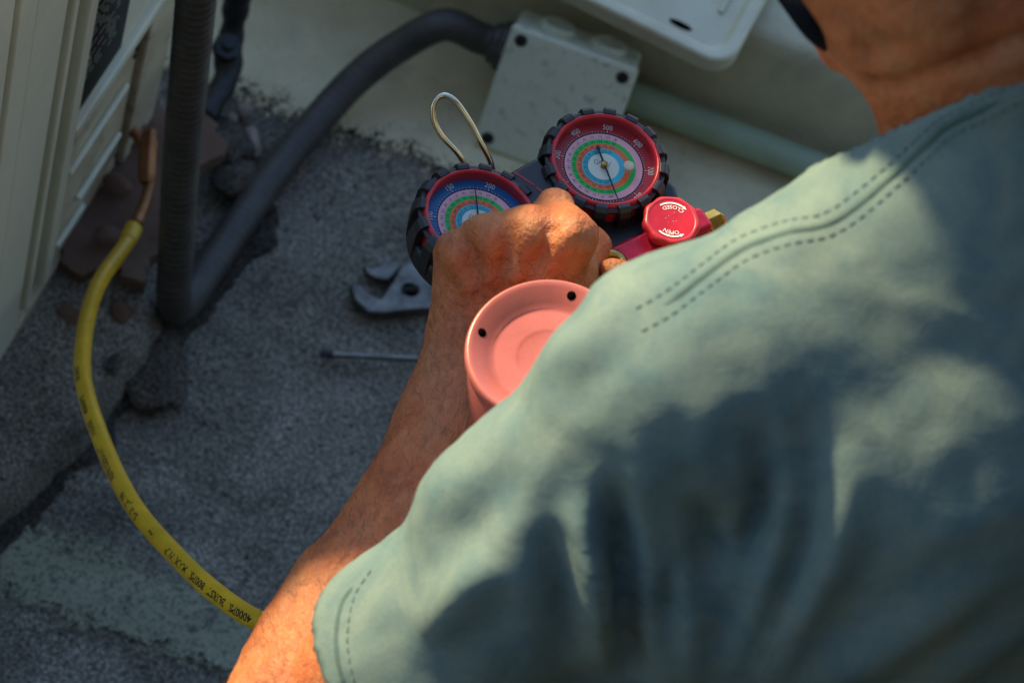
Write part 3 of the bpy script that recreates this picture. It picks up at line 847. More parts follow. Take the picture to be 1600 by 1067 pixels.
    # brass port ring and end fitting
    v, f = lathe([(.0052, .0), (.0052, .006), (.0085, .0075), (.0108, .006), (.0115, .0), (.0115, -.012)], 36)
    b = obj("brass_port", mesh_np("brass_port", v, f), MT['brass'], root); b.location = (-.0385, -.0665, -.009)
    v, f = disc(.0053, .001, 24); pc = obj("port_bore", mesh_np("port_bore", v, f, False), MT['hole'], root); pc.location = b.location
    v, f = lathe([(.0, .017), (.005, .017), (.0055, .014), (.0085, .014), (.0088, .003), (.0070, .002), (.0070, -.006)], 6)
    b = obj("end_fitting", mesh_np("end_fitting", v, f, False), MT['brass'], root, .0008); b.matrix_local = Matrix.Translation((.041, -.061, -.026)) @ Matrix.Rotation(math.pi / 2, 4, 'Y')
    # red hand knob
    kn = empty("valve_knob"); kn.parent = root; kn.location = (.0118, -.0590, .0)
    n = 72; prof = [(.0108, -.016), (.0118, -.010), (.0150, -.0070), (.0178, -.0045), (.0183, -.0030), (.0183, .0005), (.0172, .0022), (.0155, .0026), (.0148, .0022)]
    verts, faces = [], []
    for j, (r, z) in enumerate(prof):
        for i in range(n):
            a = 2 * math.pi * i / n; w = 1 + (.035 * math.cos(9 * a) if j in (3, 4, 5) else .012 * math.cos(9 * a) if j == 6 else 0)
            verts.append((r * w * math.cos(a), r * w * math.sin(a), z))
    for j in range(len(prof) - 1):
        for i in range(n):
            i2 = (i + 1) % n; faces.append((j * n + i, j * n + i2, (j + 1) * n + i2, (j + 1) * n + i))
    obj("knob_grip", mesh_np("knob_grip", verts, faces), MT['knob'], kn)
    v, f = lathe([(.0100, -.0240), (.0112, -.0238), (.0112, -.0155), (.0, -.0155)], 48); obj("knob_stem", mesh_np("knob_stem", v, f), MT['red_metal'], kn)
    v, f = disc(.0149, .0021); cap_ = obj("knob_cap", mesh_np("knob_cap", v, f, False), MT['red'], kn)
    pr = Print(); zt = .0024
    base = math.radians(52)          # image-up direction in local angle
    def arc_text(txt, size, r, centre, flip):
        tv, tf = text_np(txt, size, 'CENTER', 2)
        out = []
        for x, y, _ in tv:
            if flip:   # tops towards the centre
                a = centre + x / r; rad = r - y
            else:
                a = centre - x / r; rad = r + y
            out.append((rad * math.cos(a), rad * math.sin(a), zt))
        pr.add(out, tf)
    arc_text("CLOSED", .0040, .0095, base, True)
    arc_text("OPEN", .0040, .0098, base + math.pi, False)
    def arrow(c, a0, a1, r, w, head):
        A = np.linspace(a0, a1, 14)
        for p, q in zip(A[:-1], A[1:]):
            pr.quad(*[(rr_ * math.cos(t), rr_ * math.sin(t), zt) for rr_, t in ((r - w, p), (r + w, p), (r + w, q), (r - w, q))])
        e = a1 + head; pr.add([(rr_ * math.cos(t), rr_ * math.sin(t), zt) for rr_, t in ((r - 2.2 * w, a1), (r + 2.2 * w, a1), (r, e))], [(0, 1, 2)])
    arrow(0, base + .75, base - .55, .0124, .00055, -.22)
    arrow(0, base + math.pi - .65, base + math.pi + .5, .0127, .00055, .22)
    rs = random.Random(2)
    for i in range(9):
        x, y = rs.uniform(-.004, .004), rs.uniform(-.005, .004); d = rs.uniform(.0002, .0006); pr.quad((x, y, zt), (x + d, y, zt), (x + d, y + d * .5, zt), (x, y + d * .5, zt))
    pr.build("knob_print", MT['ink_white'], cap_)
    # wire hanging hook
    inv = mw.inverted()
    pts = [(-.0425, .9215, .655), (-.0512, .9325, .6715), (-.0630, .9385, .683), (-.0727, .9439, .6908), (-.0858, .9488, .6997), (-.0945, .9495, .7008), (-.0985, .9445, .6975), (-.0958, .9385, .6890), (-.0874, .934, .6808), (-.0701, .9297, .6696), (-.058, .920, .655)]
    P, _ = resample(spline([tuple(inv @ Vector(p)) for p in pts], 14), .0012)
    v, f = tube(P, .0019, 14); obj("hanging_hook", mesh_np("hanging_hook", v, f), MT['chrome'], root)
    tag(root, "twin gauge manifold with blue and red dials held in the hand", "gauge manifold")
gauge_set()

# ------------------------------------------------------------------ salmon gas cylinder
def cylinder():
    ax = Vector((-.20, -.06, 1)).normalized(); ex = Vector((1, 0, .2)); ex = (ex - ax * ex.dot(ax)).normalized(); ey = ax.cross(ex)
    mw = Matrix((ex, ey, ax)).transposed().to_4x4(); mw.translation = (.0205, .7544, .7645)
    root = empty("gas_cylinder", mat=mw)
    r = .0475
    obj("shell", mesh_np("shell", *lathe([(.0, -.0105), (.016, -.0105), (.0175, -.0098), (.0195, -.0092), (.0300, -.0094), (.0325, -.0088), (.0350, -.0060), (.0430, -.0010), (.0450, .0004), (.0463, .0003), (r, -.0018), (r + .0004, -.006), (r, -.010), (r - .0012, -.0115), (r - .0012, -.013), (r - .0004, -.015), (r - .0004, -.19), (r - .006, -.212), (.03, -.226), (.018, -.232), (.018, -.25), (.0, -.25)], 96)), MT['pink'], root)
    for deg in (86, 178, 266, 355):
        v, f = lathe([(.0, .0003), (.0027, .0003), (.0028, -.001)], 24); h = obj("rim_hole", mesh_np("rim_hole", v, f), MT['hole'], root)
        a = math.radians(deg); h.location = (.0398 * math.cos(a), .0398 * math.sin(a), -.0030)
        h.rotation_euler = (0, -math.atan2(.005, .008), a) ; h.rotation_mode = 'XYZ'
    tag(root, "salmon pink gas cylinder with recessed end and rim holes beside the forearm", "gas cylinder")
cylinder()

# ------------------------------------------------------------------ implicit surfaces for the figure
class Field:
    def __init__(s, lo, hi, h):
        s.lo = np.array(lo, float); s.h = h; s.n = np.ceil((np.array(hi) - s.lo) / h).astype(int) + 1
        s.F = np.full(s.n, .05, np.float32)
    def sub(s, lo, hi):
        a = np.clip(np.floor((np.array(lo) - s.lo) / s.h).astype(int), 0, s.n - 1); b = np.clip(np.ceil((np.array(hi) - s.lo) / s.h).astype(int) + 1, 1, s.n)
        if np.any(b <= a): return None
        sl_ = tuple(slice(i, j) for i, j in zip(a, b))
        ax = [s.lo[k] + s.h * np.arange(a[k], b[k], dtype=np.float32) for k in range(3)]
        return sl_, ax[0][:, None, None], ax[1][None, :, None], ax[2][None, None, :]
    def smin(s, sl_, d, k):
        f = s.F[sl_]; h = np.maximum(k - np.abs(f - d), 0) / k; s.F[sl_] = np.minimum(f, d) - h * h * k * .25
    def cone(s, a, b, ra, rb, k=.01):
        """tapered capsule"""
        a = np.array(a, float); b = np.array(b, float); m = max(ra, rb) + .05
        q = s.sub(np.minimum(a, b) - m, np.maximum(a, b) + m)
        if q is None: return
        sl_, X, Y, Z_ = q; ab = b - a; L2 = float(ab @ ab) + 1e-12
        t = np.clip(((X - a[0]) * ab[0] + (Y - a[1]) * ab[1] + (Z_ - a[2]) * ab[2]) / L2, 0, 1)
        d = np.sqrt((X - a[0] - t * ab[0]) ** 2 + (Y - a[1] - t * ab[1]) ** 2 + (Z_ - a[2] - t * ab[2]) ** 2) - (ra + (rb - ra) * t)
        s.smin(sl_, d.astype(np.float32), k)
    def chain(s, pts, k=.01):
        for (a, ra), (b, rb) in zip(pts[:-1], pts[1:]): s.cone(a, b, ra, rb, k)
    def ell(s, c, rad, axes=None, k=.02):
        c = np.array(c, float); rad = np.array(rad, float); m = rad.max() + .05
        q = s.sub(c - m, c + m)
        if q is None: return
        sl_, X, Y, Z_ = q; A = np.eye(3) if axes is None else np.array(axes, float)
        P = [((X - c[0]) * A[i][0] + (Y - c[1]) * A[i][1] + (Z_ - c[2]) * A[i][2]) / rad[i] for i in range(3)]
        r = np.sqrt(P[0] ** 2 + P[1] ** 2 + P[2] ** 2); d = (r - 1) * rad.min() if rad.max() / rad.min() < 1.4 else (r - 1) * (rad.mean() * .5 + rad.min() * .5)
        s.smin(sl_, d.astype(np.float32), k)
    def mesh(s, smooth=1):
        F = s.F; S = F < 0; n = F.shape
        c = np.zeros(tuple(k - 1 for k in n), np.int8)
        for i in (0, 1):
            for j in (0, 1):
                for k in (0, 1): c += S[i:n[0] - 1 + i, j:n[1] - 1 + j, k:n[2] - 1 + k]
        act = np.argwhere((c > 0) & (c < 8)); idx = np.full(c.shape, -1, np.int32); idx[tuple(act.T)] = np.arange(len(act))
        pos = np.zeros((len(act), 3)); cnt = np.zeros(len(act))
        for ax in range(3):
            o = [k for k in range(3) if k != ax]
            for i in (0, 1):
                for j in (0, 1):
                    A = act.copy(); A[:, o[0]] += i; A[:, o[1]] += j; B = A.copy(); B[:, ax] += 1
                    fa = F[tuple(A.T)]; fb = F[tuple(B.T)]; m = (fa < 0) != (fb < 0)
                    t = fa[m] / (fa[m] - fb[m]); p = A[m].astype(float); p[:, ax] += t
                    pos[m] += p; cnt[m] += 1
        v = pos / cnt[:, None]
        quads = []
        for ax in range(3):
            o = [(ax + 1) % 3, (ax + 2) % 3]
            lo = [slice(None)] * 3; hi = [slice(None)] * 3; lo[ax] = slice(0, n[ax] - 1); hi[ax] = slice(1, n[ax])
            d = S[tuple(lo)].astype(np.int8) - S[tuple(hi)].astype(np.int8)
            E_ = np.argwhere(d != 0); ok = np.all([(E_[:, k] > 0) & (E_[:, k] < n[k] - 1) for k in o], axis=0); E_ = E_[ok]
            sg = d[tuple(E_.T)]
            def at(i, j):
                C_ = E_.copy(); C_[:, o[0]] -= i; C_[:, o[1]] -= j; return idx[tuple(C_.T)]
            q = np.stack([at(1, 1), at(0, 1), at(0, 0), at(1, 0)], 1); q[sg < 0] = q[sg < 0][:, ::-1]; quads.append(q)
        quads = np.concatenate(quads); v = s.lo + v * s.h
        for _ in range(smooth): v = laplace(v, quads, .5)
        return v, quads

def laplace(v, quads, w):
    acc = np.zeros_like(v); cnt = np.zeros(len(v))
    for i in range(4):
        a = quads[:, i]; b = quads[:, (i + 1) % 4]
        np.add.at(acc, a, v[b]); np.add.at(cnt, a, 1); np.add.at(acc, b, v[a]); np.add.at(cnt, b, 1)
    return v * (1 - w) + w * acc / np.maximum(cnt, 1)[:, None]

def vnormals(v, quads):
    n = np.cross(v[quads[:, 2]] - v[quads[:, 0]], v[quads[:, 3]] - v[quads[:, 1]]); N = np.zeros_like(v)
    for i in range(4): np.add.at(N, quads[:, i], n)
    return N / np.maximum(np.linalg.norm(N, axis=1), 1e-9)[:, None]

def clean(v, quads, keep):
    q = quads[keep[quads].all(1)]; u, inv = np.unique(q.ravel(), return_inverse=True)
    return v[u], inv.reshape(-1, 4)

def fbm(P, sc, oct_=4, off=0.):
    o = Vector((off, off * 1.7, off * .6))
    return np.array([noise.fractal(Vector(p) * sc + o, 1.0, 2.0, oct_) for p in P])

CAMDIR = V(0, -.545, .839)            # towards where the viewer stands, used as "dorsal" side of the raised hand
SH_L, ELB_L, HEMC = V(.0802, .6635, .92), V(-.0338, .5395, .6368), V(.0085, .5578, .7202)
NECK, CHEST, HIPS, HEAD, SH_R = V(.196, .795, 1.02), V(.2195, .717, .907), V(.290, .675, .45), V(.125, .842, 1.132), V(.33, .985, .98)
NAX = V(-.688, .608, .398); NAX /= np.linalg.norm(NAX)      # collar plane
NT = V(-.362, .335, .870); NT /= np.linalg.norm(NT)            # neck axis
HB = V(.156, .832, 1.116)

def arm_mesh():
    f = Field((-.13, .46, .56), (.12, .95, .80), .0021)
    wr1, wr2 = V(-.028, .8114, .6584), V(-.0012, .8224, .6595)
    W = (wr1 + wr2) / 2
    # forearm
    f.chain([(ELB_L + V(.03, .025, .05), .036), (ELB_L, .046), (V(-.023, .612, .652), .0420), (V(-.009, .672, .658), .0340), (V(-.0105, .745, .657), .0275), (W, .0230)], .03)
    f.chain([(V(-.040, .585, .640), .033), (V(-.021, .69, .650), .022), (wr1, .0190)], .03)
    f.chain([(V(-.006, .69, .652), .028), (wr2, .0195)], .03)
    mc = dict(P=V(-.0490, .8407, .6953), R=V(-.0332, .8477, .7154), M=V(-.0118, .8536, .7276), I=V(.0118, .8563, .7329))
    pip = dict(P=V(-.0509, .8662, .6658), R=V(-.0364, .8767, .6816), M=V(-.0165, .8829, .694), I=V(-.0037, .8868, .7133))
    dip = dict(P=V(-.0412, .8638, .6447), R=V(-.0268, .8784, .6542), M=V(-.007, .8877, .6626), I=V(.0081, .8971, .6723))
    tip = dict(P=V(-.0311, .8504, .6479), R=V(-.0149, .8626, .6558), M=V(.0047, .8721, .6621), I=V(.021, .8843, .6700))
    rm = dict(P=.0125, R=.0135, M=.0142, I=.0142)
    # metacarpals
    base = dict(P=wr1 + V(-.002, .004, .004), R=wr1 * .6 + wr2 * .4, M=wr1 * .3 + wr2 * .7, I=wr2 + V(.002, .003, .003))
    for q in "PRMI":
        f.cone(base[q], mc[q] - CAMDIR * .003, .0170, rm[q], .014)
        f.cone(base[q] - CAMDIR * .012, mc[q] - CAMDIR * .016, .015, .012, .02)
    # web filling between metacarpal heads, thumb base
    f.cone(mc['P'] - CAMDIR * .012, mc['I'] - CAMDIR * .012, .0105, .0115, .010)
    f.chain([(V(.0024, .8271, .6662) - CAMDIR * .006, .0185), (V(.0190, .8500, .6932) - CAMDIR * .009, .0160), (V(.0243, .8880, .6826), .0115), (V(.0128, .9120, .6682), .0095)], .016)
    # knuckles
    for q in "PRMI":
        f.ell(mc[q] + CAMDIR * .0040, (rm[q] * .93,) * 3, None, .006)
    # fingers
    for q in "PRMI":
        r = rm[q] * (.80 if q != 'I' else .78)
        f.cone(mc[q] - CAMDIR * .004, pip[q], r * 1.12, r * .95, .007)
        f.cone(pip[q], dip[q], r * .92, r * .82, .004); f.cone(dip[q], tip[q], r * .82, r * .70, .004)
    f.ell(pip['I'], (.0108,) * 3, None, .006)
    # extensor tendons and veins on the back of the hand
    for q, b in zip("PRMI", (.15, .38, .60, .85)):
        a = wr1 * (1 - b) + wr2 * b + V(0, .012, .006) + CAMDIR * .0155
        f.chain([(a, .0026), ((a + mc[q]) / 2 + CAMDIR * .0118, .0040), (mc[q] + CAMDIR * (rm[q] - .0008), .0040)], .006)
    v, q = f.mesh(2)
    N = vnormals(v, q)
    # skin folds across knuckles and wrist, muscle unevenness
    wr = fbm(v, 70, 3, 3.); lo = fbm(v, 26, 3, 9.)
    d = .0011 * wr + .0013 * lo
    ax = (mc['M'] - W); ax /= np.linalg.norm(ax)
    t = (v - W) @ ax
    d += .0006 * np.sin(t * 900 + wr * 2.5) * np.exp(-(t / .012) ** 2)
    # hollows between the knuckles
    for qa, qb in ("PR", "RM", "MI"):
        p0 = (mc[qa] + mc[qb]) / 2 + CAMDIR * .010; p1 = p0 + ((base[qa] + base[qb]) / 2 + CAMDIR * .012 - p0) * .62
        ab = p1 - p0; tt = np.clip(((v - p0) @ ab) / (ab @ ab), 0, 1); dd = np.linalg.norm(v - p0 - tt[:, None] * ab, axis=1)
        d -= .0034 * np.exp(-(dd / .0062) ** 2) * (1 - .75 * tt)
    # creases on the skin over each knuckle
    for qk in "PRMI":
        r_ = np.linalg.norm(v - (mc[qk] + CAMDIR * .012), axis=1); d += .0005 * np.sin(((v - mc[qk]) @ ax) * 2600 + wr * 3) * np.exp(-(r_ / .011) ** 2)
    v = v + N * d[:, None]
    return v, q

def right_arm_mesh():
    f = Field((-.02, .80, .55), (.45, 1.12, 1.05), .004)
    el = V(.30, 1.045, .72); wr = V(.150, .945, .635)
    f.chain([(SH_R, .05), (el, .043), ((el + wr) / 2, .040), (wr, .027)], .03)
    f.chain([(wr, .027), (V(.108, .918, .640), .030), (V(.085, .905, .648), .022)], .02)
    for k, (a, b, c) in enumerate(((V(.088, .893, .672), V(.066, .877, .686), V(.043, .8725, .692)), (V(.092, .915, .640), V(.068, .905, .635), V(.055, .912, .622)), (V(.098, .925, .630), V(.075, .922, .618), V(.060, .925, .608)), (V(.104, .932, .622), V(.084, .936, .608), V(.070, .938, .600)))):
        f.chain([(a, .0105), (b, .0095), (c, .0085)], .006)
    f.chain([(V(.115, .905, .640), .014), (V(.090, .885, .640), .012), (V(.070, .880, .640), .010)], .01)
    return f.mesh(2)

def trunk_mesh():
    f = Field((-.25, .30, -.01), (.72, 1.25, 1.36), .0095)
    f.chain([(CHEST + V(-.02, .02, -.06), .080), ((CHEST + HIPS) / 2, .095), (HIPS, .11)], .05)
    f.cone(SH_L + V(.03, .02, -.02), SH_R + V(0, 0, -.02), .032, .035, .03)
    f.chain([(SH_L, .036), ((SH_L + ELB_L) / 2, .036), (ELB_L, .040)], .03)
    # legs: left knee up and forward, right knee down
    f.chain([(HIPS + V(-.06, -.02, -.03), .085), (V(.10, .74, .40), .07), (V(.12, .80, .12), .05), (V(.13, .81, .06), .045)], .03)
    f.chain([(HIPS + V(.06, .08, -.04), .085), (V(.30, .90, .08), .065), (V(.56, .72, .06), .045), (V(.66, .65, .05), .04)], .03)
    v, q = f.mesh(1)
    return v, q

def head_mesh():
    f = Field((-.05, .62, .93), (.36, 1.02, 1.32), .0042)
    face = V(-.80, .25, -.52); face /= np.linalg.norm(face)            # bowed over the gauges
    crown = V(-.46, .15, .87); crown -= face * (crown @ face); crown /= np.linalg.norm(crown); side = np.cross(face, crown)
    f.ell(HEAD, (.098, .118, .078), [face, crown, side], .02)
    f.ell(HEAD + face * .03 - crown * .050, (.062, .060, .056), [face, crown, side], .05)         # jaw
    f.cone(HB, NECK, .057, .0555, .035)
    f.cone(NECK, NECK - NT * .06, .0555, .05, .02)
    f.cone(HEAD + face * .095 - crown * .005, HEAD + face * .112 - crown * .03, .010, .016, .012)   # nose
    f.ell(HEAD + face * .088 - crown * .068, (.016, .008, .026), [face, crown, side], .008)       # lips
    f.ell(HEAD + face * .08 - crown * .105, (.022, .020, .026), [face, crown, side], .014)        # chin
    for s_ in (-1, 1):
        f.ell(HEAD + face * .084 + crown * .004 + side * .033 * s_, (.012, .012, .015), [face, crown, side], .006)
        f.ell(HEAD - face * .012 - crown * .012 + side * .080 * s_, (.026, .034, .010), [face, crown, side], .006)
    # creases of the neck
    v, q = f.mesh(2); N = vnormals(v, q)
    for pts, w, amp in (([(.118, .770, 1.052), (.128, .763, 1.066), (.138, .757, 1.086), (.148, .755, 1.102), (.158, .756, 1.116), (.168, .759, 1.126), (.185, .768, 1.135)], .0042, -.0065),
                        ([(.120, .762, 1.058), (.133, .754, 1.076), (.146, .752, 1.092), (.166, .757, 1.112)], .006, .0035),
                        ([(.108, .768, 1.075), (.120, .758, 1.100), (.138, .752, 1.128)], .005, -.004)):
        P = spline(pts, 6); dd = np.min(np.linalg.norm(v[:, None, :] - P[None], axis=2), axis=1) if len(v) < 60000 else np.min([np.linalg.norm(v - p_, axis=1) for p_ in P], axis=0)
        v = v + N * (amp * np.exp(-(dd / w) ** 2))[:, None]
    v = v + N * (.0012 * fbm(v, 40, 3, 2.))[:, None]
    return v, q, face, crown, side

PERSON = empty("person", (.30, .70, 0))
def local(v): return v - np.array([.30, .70, 0])

def build_body():
    parts = [arm_mesh(), right_arm_mesh(), trunk_mesh()]
    hv, hq, face, crown, side = head_mesh(); parts.append((hv, hq))
    V_, Q_ = [], []; off = 0
    for v, q in parts: V_.append(v); Q_.append(q + off); off += len(v)
    obj("body", mesh_fast("body", local(np.concatenate(V_)), np.concatenate(Q_)), MT['skin'], PERSON)
    # short dark hairs on forearm and back of the hand
    av, aq = parts[0]; N = vnormals(av, aq); rs = np.random.RandomState(4)
    ids = rs.choice(len(av), 8000, replace=False)
    ax = V(-.0146, .817, .659) - ELB_L; ax /= np.linalg.norm(ax)
    hv_, hf_ = [], []
    for i in ids:
        p, n = av[i], N[i]
        if n @ CAMDIR < -.35: continue
        if p[2] > .725 or p[1] > .852: continue
        dr = ax * .5 + rs.normal(0, .45, 3); dr -= n * (dr @ n); dr /= np.linalg.norm(dr) + 1e-9
        L = rs.uniform(.005, .011); sd = np.cross(n, dr) * .00008
        c = p + n * (L * .24) + dr * L * .5; e = p + n * (L * .28) + dr * L
        o = len(hv_); hv_ += [p - sd, p + sd, c + sd * .8, c - sd * .8, e]; hf_ += [(o, o + 1, o + 2, o + 3), (o + 3, o + 2, o + 4)]
    h = obj("arm_hair", mesh_np("arm_hair", local(np.array(hv_)), hf_, False), MT['hair'], PERSON); tag(h, kind="stuff")
    return face, crown, side
face, crown, side = build_body()

def shirt():
    f = Field((-.14, .36, .46), (.70, 1.22, 1.13), .0052)
    f.ell(CHEST + V(.012, .024, -.135), (.115, .175, .180), [V(.840, -.450, .303), V(.472, .882, 0), V(-.267, .143, .953)], .10)
    f.chain([(CHEST + V(-.01, .01, -.03), .115), ((CHEST + HIPS) / 2 + V(-.02, .02, .0), .115), (HIPS + V(-.02, .02, 0), .125), (HIPS + V(.0, .0, -.1), .125)], .06)
    f.chain([(V(.110, .645, .80), .072), (V(.135, .655, .66), .085), (V(.18, .68, .52), .095)], .06)
    f.chain([(NECK - NT * .05, .072), (NECK, .068), (NECK + NT * .13, .064)], .02)
    f.chain([(NECK - NT * .05, .064), (V(.154, .732, .965), .044), (SH_L + V(.002, .0, .0), .054)], .035)
    f.chain([(NECK - NT * .05, .064), (SH_R, .062), (V(.305, 1.04, .80), .062)], .05)
    f.chain([(SH_L + V(.002, -.002, -.004), .056), ((SH_L + HEMC) / 2 + V(.005, 0, 0), .056), (HEMC + V(.004, 0, 0), .0600), (HEMC * 2 - SH_L * .55 - HEMC * .45, .060)], .03)
    v, q = f.mesh(2)
    # openings: sleeve hems, neck, waist
    ax = (ELB_L - SH_L); ax /= np.linalg.norm(ax)
    hem = (v - HEMC) @ ax
    near_arm = np.linalg.norm(np.cross(v - SH_L, ax), axis=1) < .085
    nk = np.cross(crown, side)
    ncut = V(.1535, .754, 1.0785)
    tn = (v - ncut) @ NAX
    keep = ~((hem > .0) & near_arm & (v[:, 1] < .62) & (v[:, 0] < .08)) & ~(tn > 0) & (v[:, 2] > .48)
    keep &= ~((v[:, 2] < .82) & (v[:, 1] > 1.0))
    v, q = clean(v, q, keep)
    # straighten the cut edges on to their planes
    e = np.sort(np.concatenate([q[:, [i, (i + 1) % 4]] for i in range(4)]), 1)
    ue, ct = np.unique(e, axis=0, return_counts=True); bd = np.unique(ue[ct == 1])
    for p0, nn in ((HEMC, ax), (ncut, NAX)):
        t = (v[bd] - p0) @ nn; m = np.abs(t) < .012; v[bd[m]] -= t[m][:, None] * nn
    N = vnormals(v, q)
    # ---- drapery: creases lie in a plane seen from behind; (a, b) are metres across and down that plane
    ra, rb, rc = np.array(rgt), -np.array(upv), np.array(fwd)
    O = V(0, 0, 1.92) + rc * 1.2
    A = (v - O) @ ra; B = (v - O) @ rb
    K = 1.2 / 3778.0
    def uv(px, py): return (px - 800) * K, (py - 533) * K
    d = np.zeros(len(v))
    def fold(pts, w, amp, sharp=0.0):
        nonlocal d
        P = spline([uv(*p) for p in pts], 6); best = np.full(len(v), 9.); tt = np.zeros(len(v)); sgn = np.zeros(len(v))
        for i in range(len(P) - 1):
            a, b = P[i], P[i + 1]; ab = b - a; L2 = ab @ ab + 1e-12
            t = np.clip(((A - a[0]) * ab[0] + (B - a[1]) * ab[1]) / L2, 0, 1); ex_, ey_ = A - a[0] - t * ab[0], B - a[1] - t * ab[1]
            dd = np.hypot(ex_, ey_); m = dd < best; best[m] = dd[m]; tt[m] = (i + t[m]) / (len(P) - 1)
        env = np.clip(np.sin(np.clip(tt, .02, .98) * math.pi), 0, 1) ** .6
        x = best / w
        low = .75 + 1.5 * np.clip((B - .055) / .06, 0, 1)         # cloth hangs in deeper folds lower down
        d += (1.2 if amp > 0 else 1.0) * low * amp * env * (np.exp(-x * x) - .35 * np.exp(-(x / 2.2) ** 2))
    F_ = fold
    # fan of drag folds falling from the shoulder down the back
    F_([(1180, 590), (1215, 690), (1218, 800), (1190, 930), (1130, 1080)], .010, .006)
    F_([(1290, 640), (1300, 760), (1280, 880), (1240, 980), (1190, 1100)], .012, .0045)
    F_([(1255, 640), (1258, 780), (1230, 900), (1205, 1000)], .010, -.005)
    F_([(1130, 640), (1145, 740), (1150, 830), (1120, 960)], .009, .0055)
    F_([(1080, 620), (1095, 720), (1120, 800)], .008, .005)
    F_([(1165, 660), (1178, 760), (1170, 860)], .008, -.008)
    F_([(985, 700), (1005, 830), (1010, 950), (1040, 1080)], .010, .0075)
    F_([(955, 720), (965, 850), (985, 980), (1010, 1090)], .009, -.010)
    F_([(1045, 740), (1060, 850), (1080, 960), (1090, 1090)], .010, .008)
    F_([(900, 760), (925, 880), (950, 1000)], .012, .008)
    F_([(860, 800), (880, 920), (900, 1060)], .012, -.008)
    F_([(1600, 840), (1480, 940), (1380, 1020), (1290, 1090)], .016, .005)
    F_([(1620, 700), (1500, 800), (1420, 880)], .018, .003)
    F_([(1640, 960), (1540, 1020), (1450, 1090)], .015, .005)
    # pulls round the armhole and sleeve
    F_([(925, 440), (900, 480), (880, 520)], .008, -.007)
    F_([(960, 450), (905, 530), (850, 600)], .012, .005)
    F_([(1000, 520), (930, 580), (860, 640)], .010, -.004)
    F_([(820, 640), (740, 720), (640, 800)], .014, .005)
    F_([(860, 720), (770, 800), (680, 880)], .015, -.005)
    F_([(780, 860), (720, 930), (660, 1010)], .014, .005)
    F_([(880, 660), (830, 760), (760, 860)], .012, .004)
    F_([(1340, 300), (1240, 360), (1150, 400)], .012, .004)
    F_([(1300, 260), (1230, 320), (1160, 365)], .008, -.004)
    w1 = fbm(v, 9, 3, 1.); w2 = fbm(v, 34, 4, 5.)
    w3 = fbm(v * V(1.0, 1.0, .55), 60, 3, 8.); ridge = 1 - np.abs(fbm(v, 22, 3, 12.)) * 2
    d += .0008 * w1 + .0008 * w2 + .0006 * w3 + .0009 * np.clip(ridge, -1, 1)
    d[bd] *= .25
    v = v + N * d[:, None]
    v = laplace(v, q, .35)
    o = obj("shirt", mesh_fast("shirt", local(v), q), MT['shirt'], PERSON)
    sd = o.modifiers.new("cloth", 'SOLIDIFY'); sd.thickness = .0022; sd.offset = -1
    tag(o, "pale blue green denim work shirt")
    # ---- stitched seams laid on the cloth
    bvh = BVHTree.FromPolygons([tuple(x) for x in v], [tuple(int(i) for i in t) for t in q])
    camo = Vector((0, 0, 1.92)); C3 = np.array(camo)
    def ribbon(pts, width, name, lift=.0012):
        P = spline([uv(*p) for p in pts], 14); pos = []
        for a, b in P:
            d_ = Vector(tuple(O + ra * a + rb * b - C3)).normalized(); hit = bvh.ray_cast(camo, d_)
            if hit[0] is None or hit[3] > 1.6: continue
            pos.append(np.array(hit[0]) + np.array(hit[1]) * lift)
        pos = np.array(pos); cut = np.where(np.linalg.norm(np.diff(pos, axis=0), axis=1) > .02)[0]; pos = pos[:cut[0] + 1] if len(cut) else pos
        for _ in range(3): pos[1:-1] = pos[1:-1] * .4 + .3 * (pos[:-2] + pos[2:])
        k_ = np.linspace(0, 1, len(pos)); taper = np.clip(np.minimum(k_, 1 - k_) / .12, .15, 1)
        vv, ff = tube(pos, width / 2 * taper, 8)
        return obj(name, mesh_np(name, local(vv), ff), MT['seam'], o)
    ribbon([(1640, 120), (1560, 158), (1480, 195), (1450, 222), (1400, 268), (1340, 320), (1290, 350), (1230, 362), (1160, 388), (1100, 430), (1040, 475), (985, 505)], .0056, "yoke_seam", -.0019)
    def stitches(pts, name):
        P = spline([uv(*p) for p in pts], 30); pos = []
        for a, b in P:
            d_ = Vector(tuple(O + ra * a + rb * b - C3)).normalized(); hit = bvh.ray_cast(camo, d_)
            if hit[0] is not None and hit[3] < 1.6: pos.append(np.array(hit[0]) + np.array(hit[1]) * .0004)
        pos = np.array(pos); cut = np.where(np.linalg.norm(np.diff(pos, axis=0), axis=1) > .012)[0]; pos = pos[:cut[0] + 1] if len(cut) else pos
        pos, _ = resample(pos, .0011); V2, F2 = [], []
        for k in range(0, len(pos) - 4, 5):
            vv, ff = tube(pos[k:k + 4], .00036, 5); o2 = len(V2); V2 += [tuple(x) for x in vv]; F2 += [tuple(i + o2 for i in t) for t in ff]
        tag(obj(name, mesh_np(name, local(np.array(V2)), F2), MT['thread'], o), kind="stuff")
    stitches([(1640, 136), (1566, 174), (1488, 212), (1458, 239), (1408, 285), (1348, 337), (1296, 368), (1236, 380), (1168, 405), (1108, 447), (1048, 492), (993, 522)], "stitching")
    stitches([(1640, 106), (1556, 144), (1474, 182), (1442, 208), (1392, 254), (1332, 304), (1284, 334), (1224, 346), (1152, 373), (1092, 416), (1032, 460), (978, 490)], "stitching")
    stitches([(580, 890), (554, 932), (543, 990), (548, 1040), (562, 1095)], "stitching")
    ribbon([(560, 905), (535, 940), (525, 990), (530, 1040), (545, 1090)], .0050, "hem_stitch", -.0016)
    return v, q
shirt()

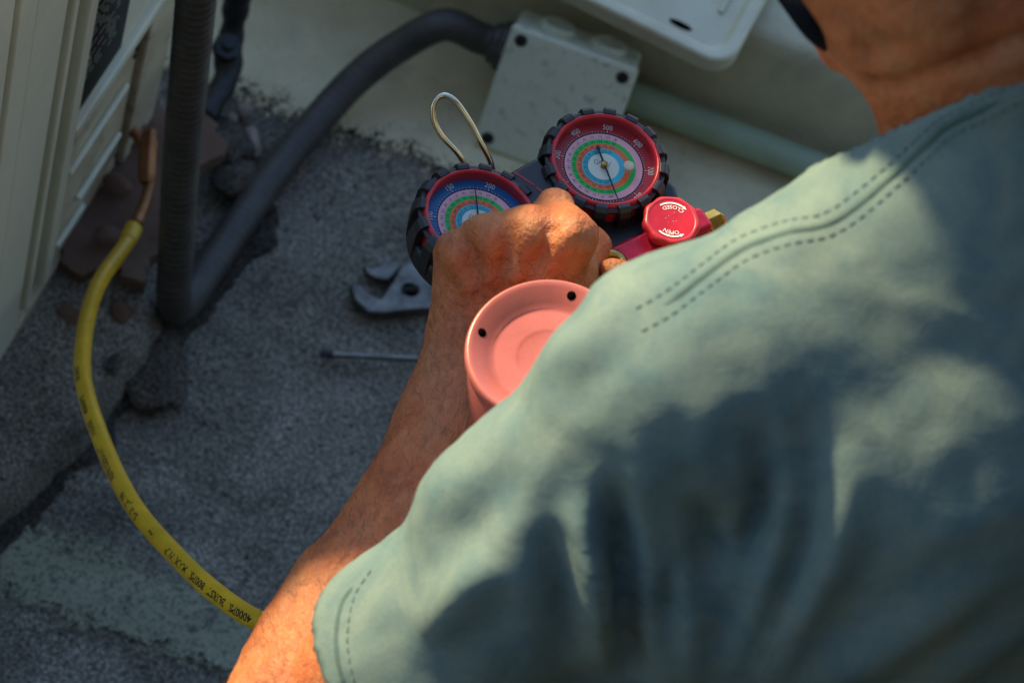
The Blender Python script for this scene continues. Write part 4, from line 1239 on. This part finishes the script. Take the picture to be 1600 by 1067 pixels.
def trousers():
    f = Field((-.2, .30, .0), (.75, 1.2, .75), .009)
    f.chain([(HIPS + V(0, 0, .05), .14), (HIPS + V(0, 0, -.02), .13)], .05)
    f.chain([(HIPS + V(-.06, -.02, -.03), .10), (V(.10, .74, .40), .083), (V(.12, .80, .14), .064)], .03)
    f.chain([(HIPS + V(.06, .08, -.04), .10), (V(.30, .90, .085), .08), (V(.56, .72, .075), .06)], .03)
    v, q = f.mesh(1); N = vnormals(v, q); v = v + N * (.004 * fbm(v, 18, 3, 2.))[:, None]
    obj("trousers", mesh_fast("trousers", local(v), q), MT['trouser'], PERSON)
    for a, b in ((V(.12, .81, .05), V(.02, .88, .035)), (V(.64, .67, .06), V(.68, .63, .04))):
        f = Field(np.minimum(a, b) - .09, np.maximum(a, b) + .12, .007)
        f.chain([(a + V(0, 0, .06), .05), (a, .052), ((a + b) / 2, .045), (b, .036)], .03); f.F = np.maximum(f.F, -(f.lo[2] + f.h * np.arange(f.n[2]))[None, None, :])
        v, q = f.mesh(1); obj("boot", mesh_fast("boot", local(v), q), MT['boot'], PERSON)
trousers()

def cap():
    f = Field((-.25, .58, .95), (.40, 1.15, 1.40), .005)
    f.ell(HEAD + crown * .018 - face * .004, (.104, .106, .086), [face, crown, side], .01)
    v, q = f.mesh(1)
    keep = ((v - HEAD) @ crown + .25 * ((v - HEAD) @ face) * 0) > .030
    v, q = clean(v, q, keep)
    e = np.sort(np.concatenate([q[:, [i, (i + 1) % 4]] for i in range(4)]), 1); ue, ct = np.unique(e, axis=0, return_counts=True); bd = np.unique(ue[ct == 1])
    v[bd] -= (((v[bd] - HEAD) @ crown) - .030)[:, None] * crown
    vv, qq = v, q
    o = obj("cap", mesh_fast("cap", local(vv), qq), MT['cap'], PERSON); o.modifiers.new("t", 'SOLIDIFY').thickness = .002
    tag(o, "dark cap")
cap()
STRAP = [(.0417, .8139, 1.0773), (.0624, .7998, 1.0682), (.0757, .7917, 1.0629), (.0877, .7891, 1.0553), (.0985, .7976, 1.0429)]
vv, ff = tube(resample(spline(STRAP, 8), .003)[0], .0085, 12); obj("chin_strap", mesh_np("chin_strap", local(vv), ff), MT['cap'], PERSON)
tag(PERSON, "man in pale denim shirt crouching with his back turned and holding gauges", "person")
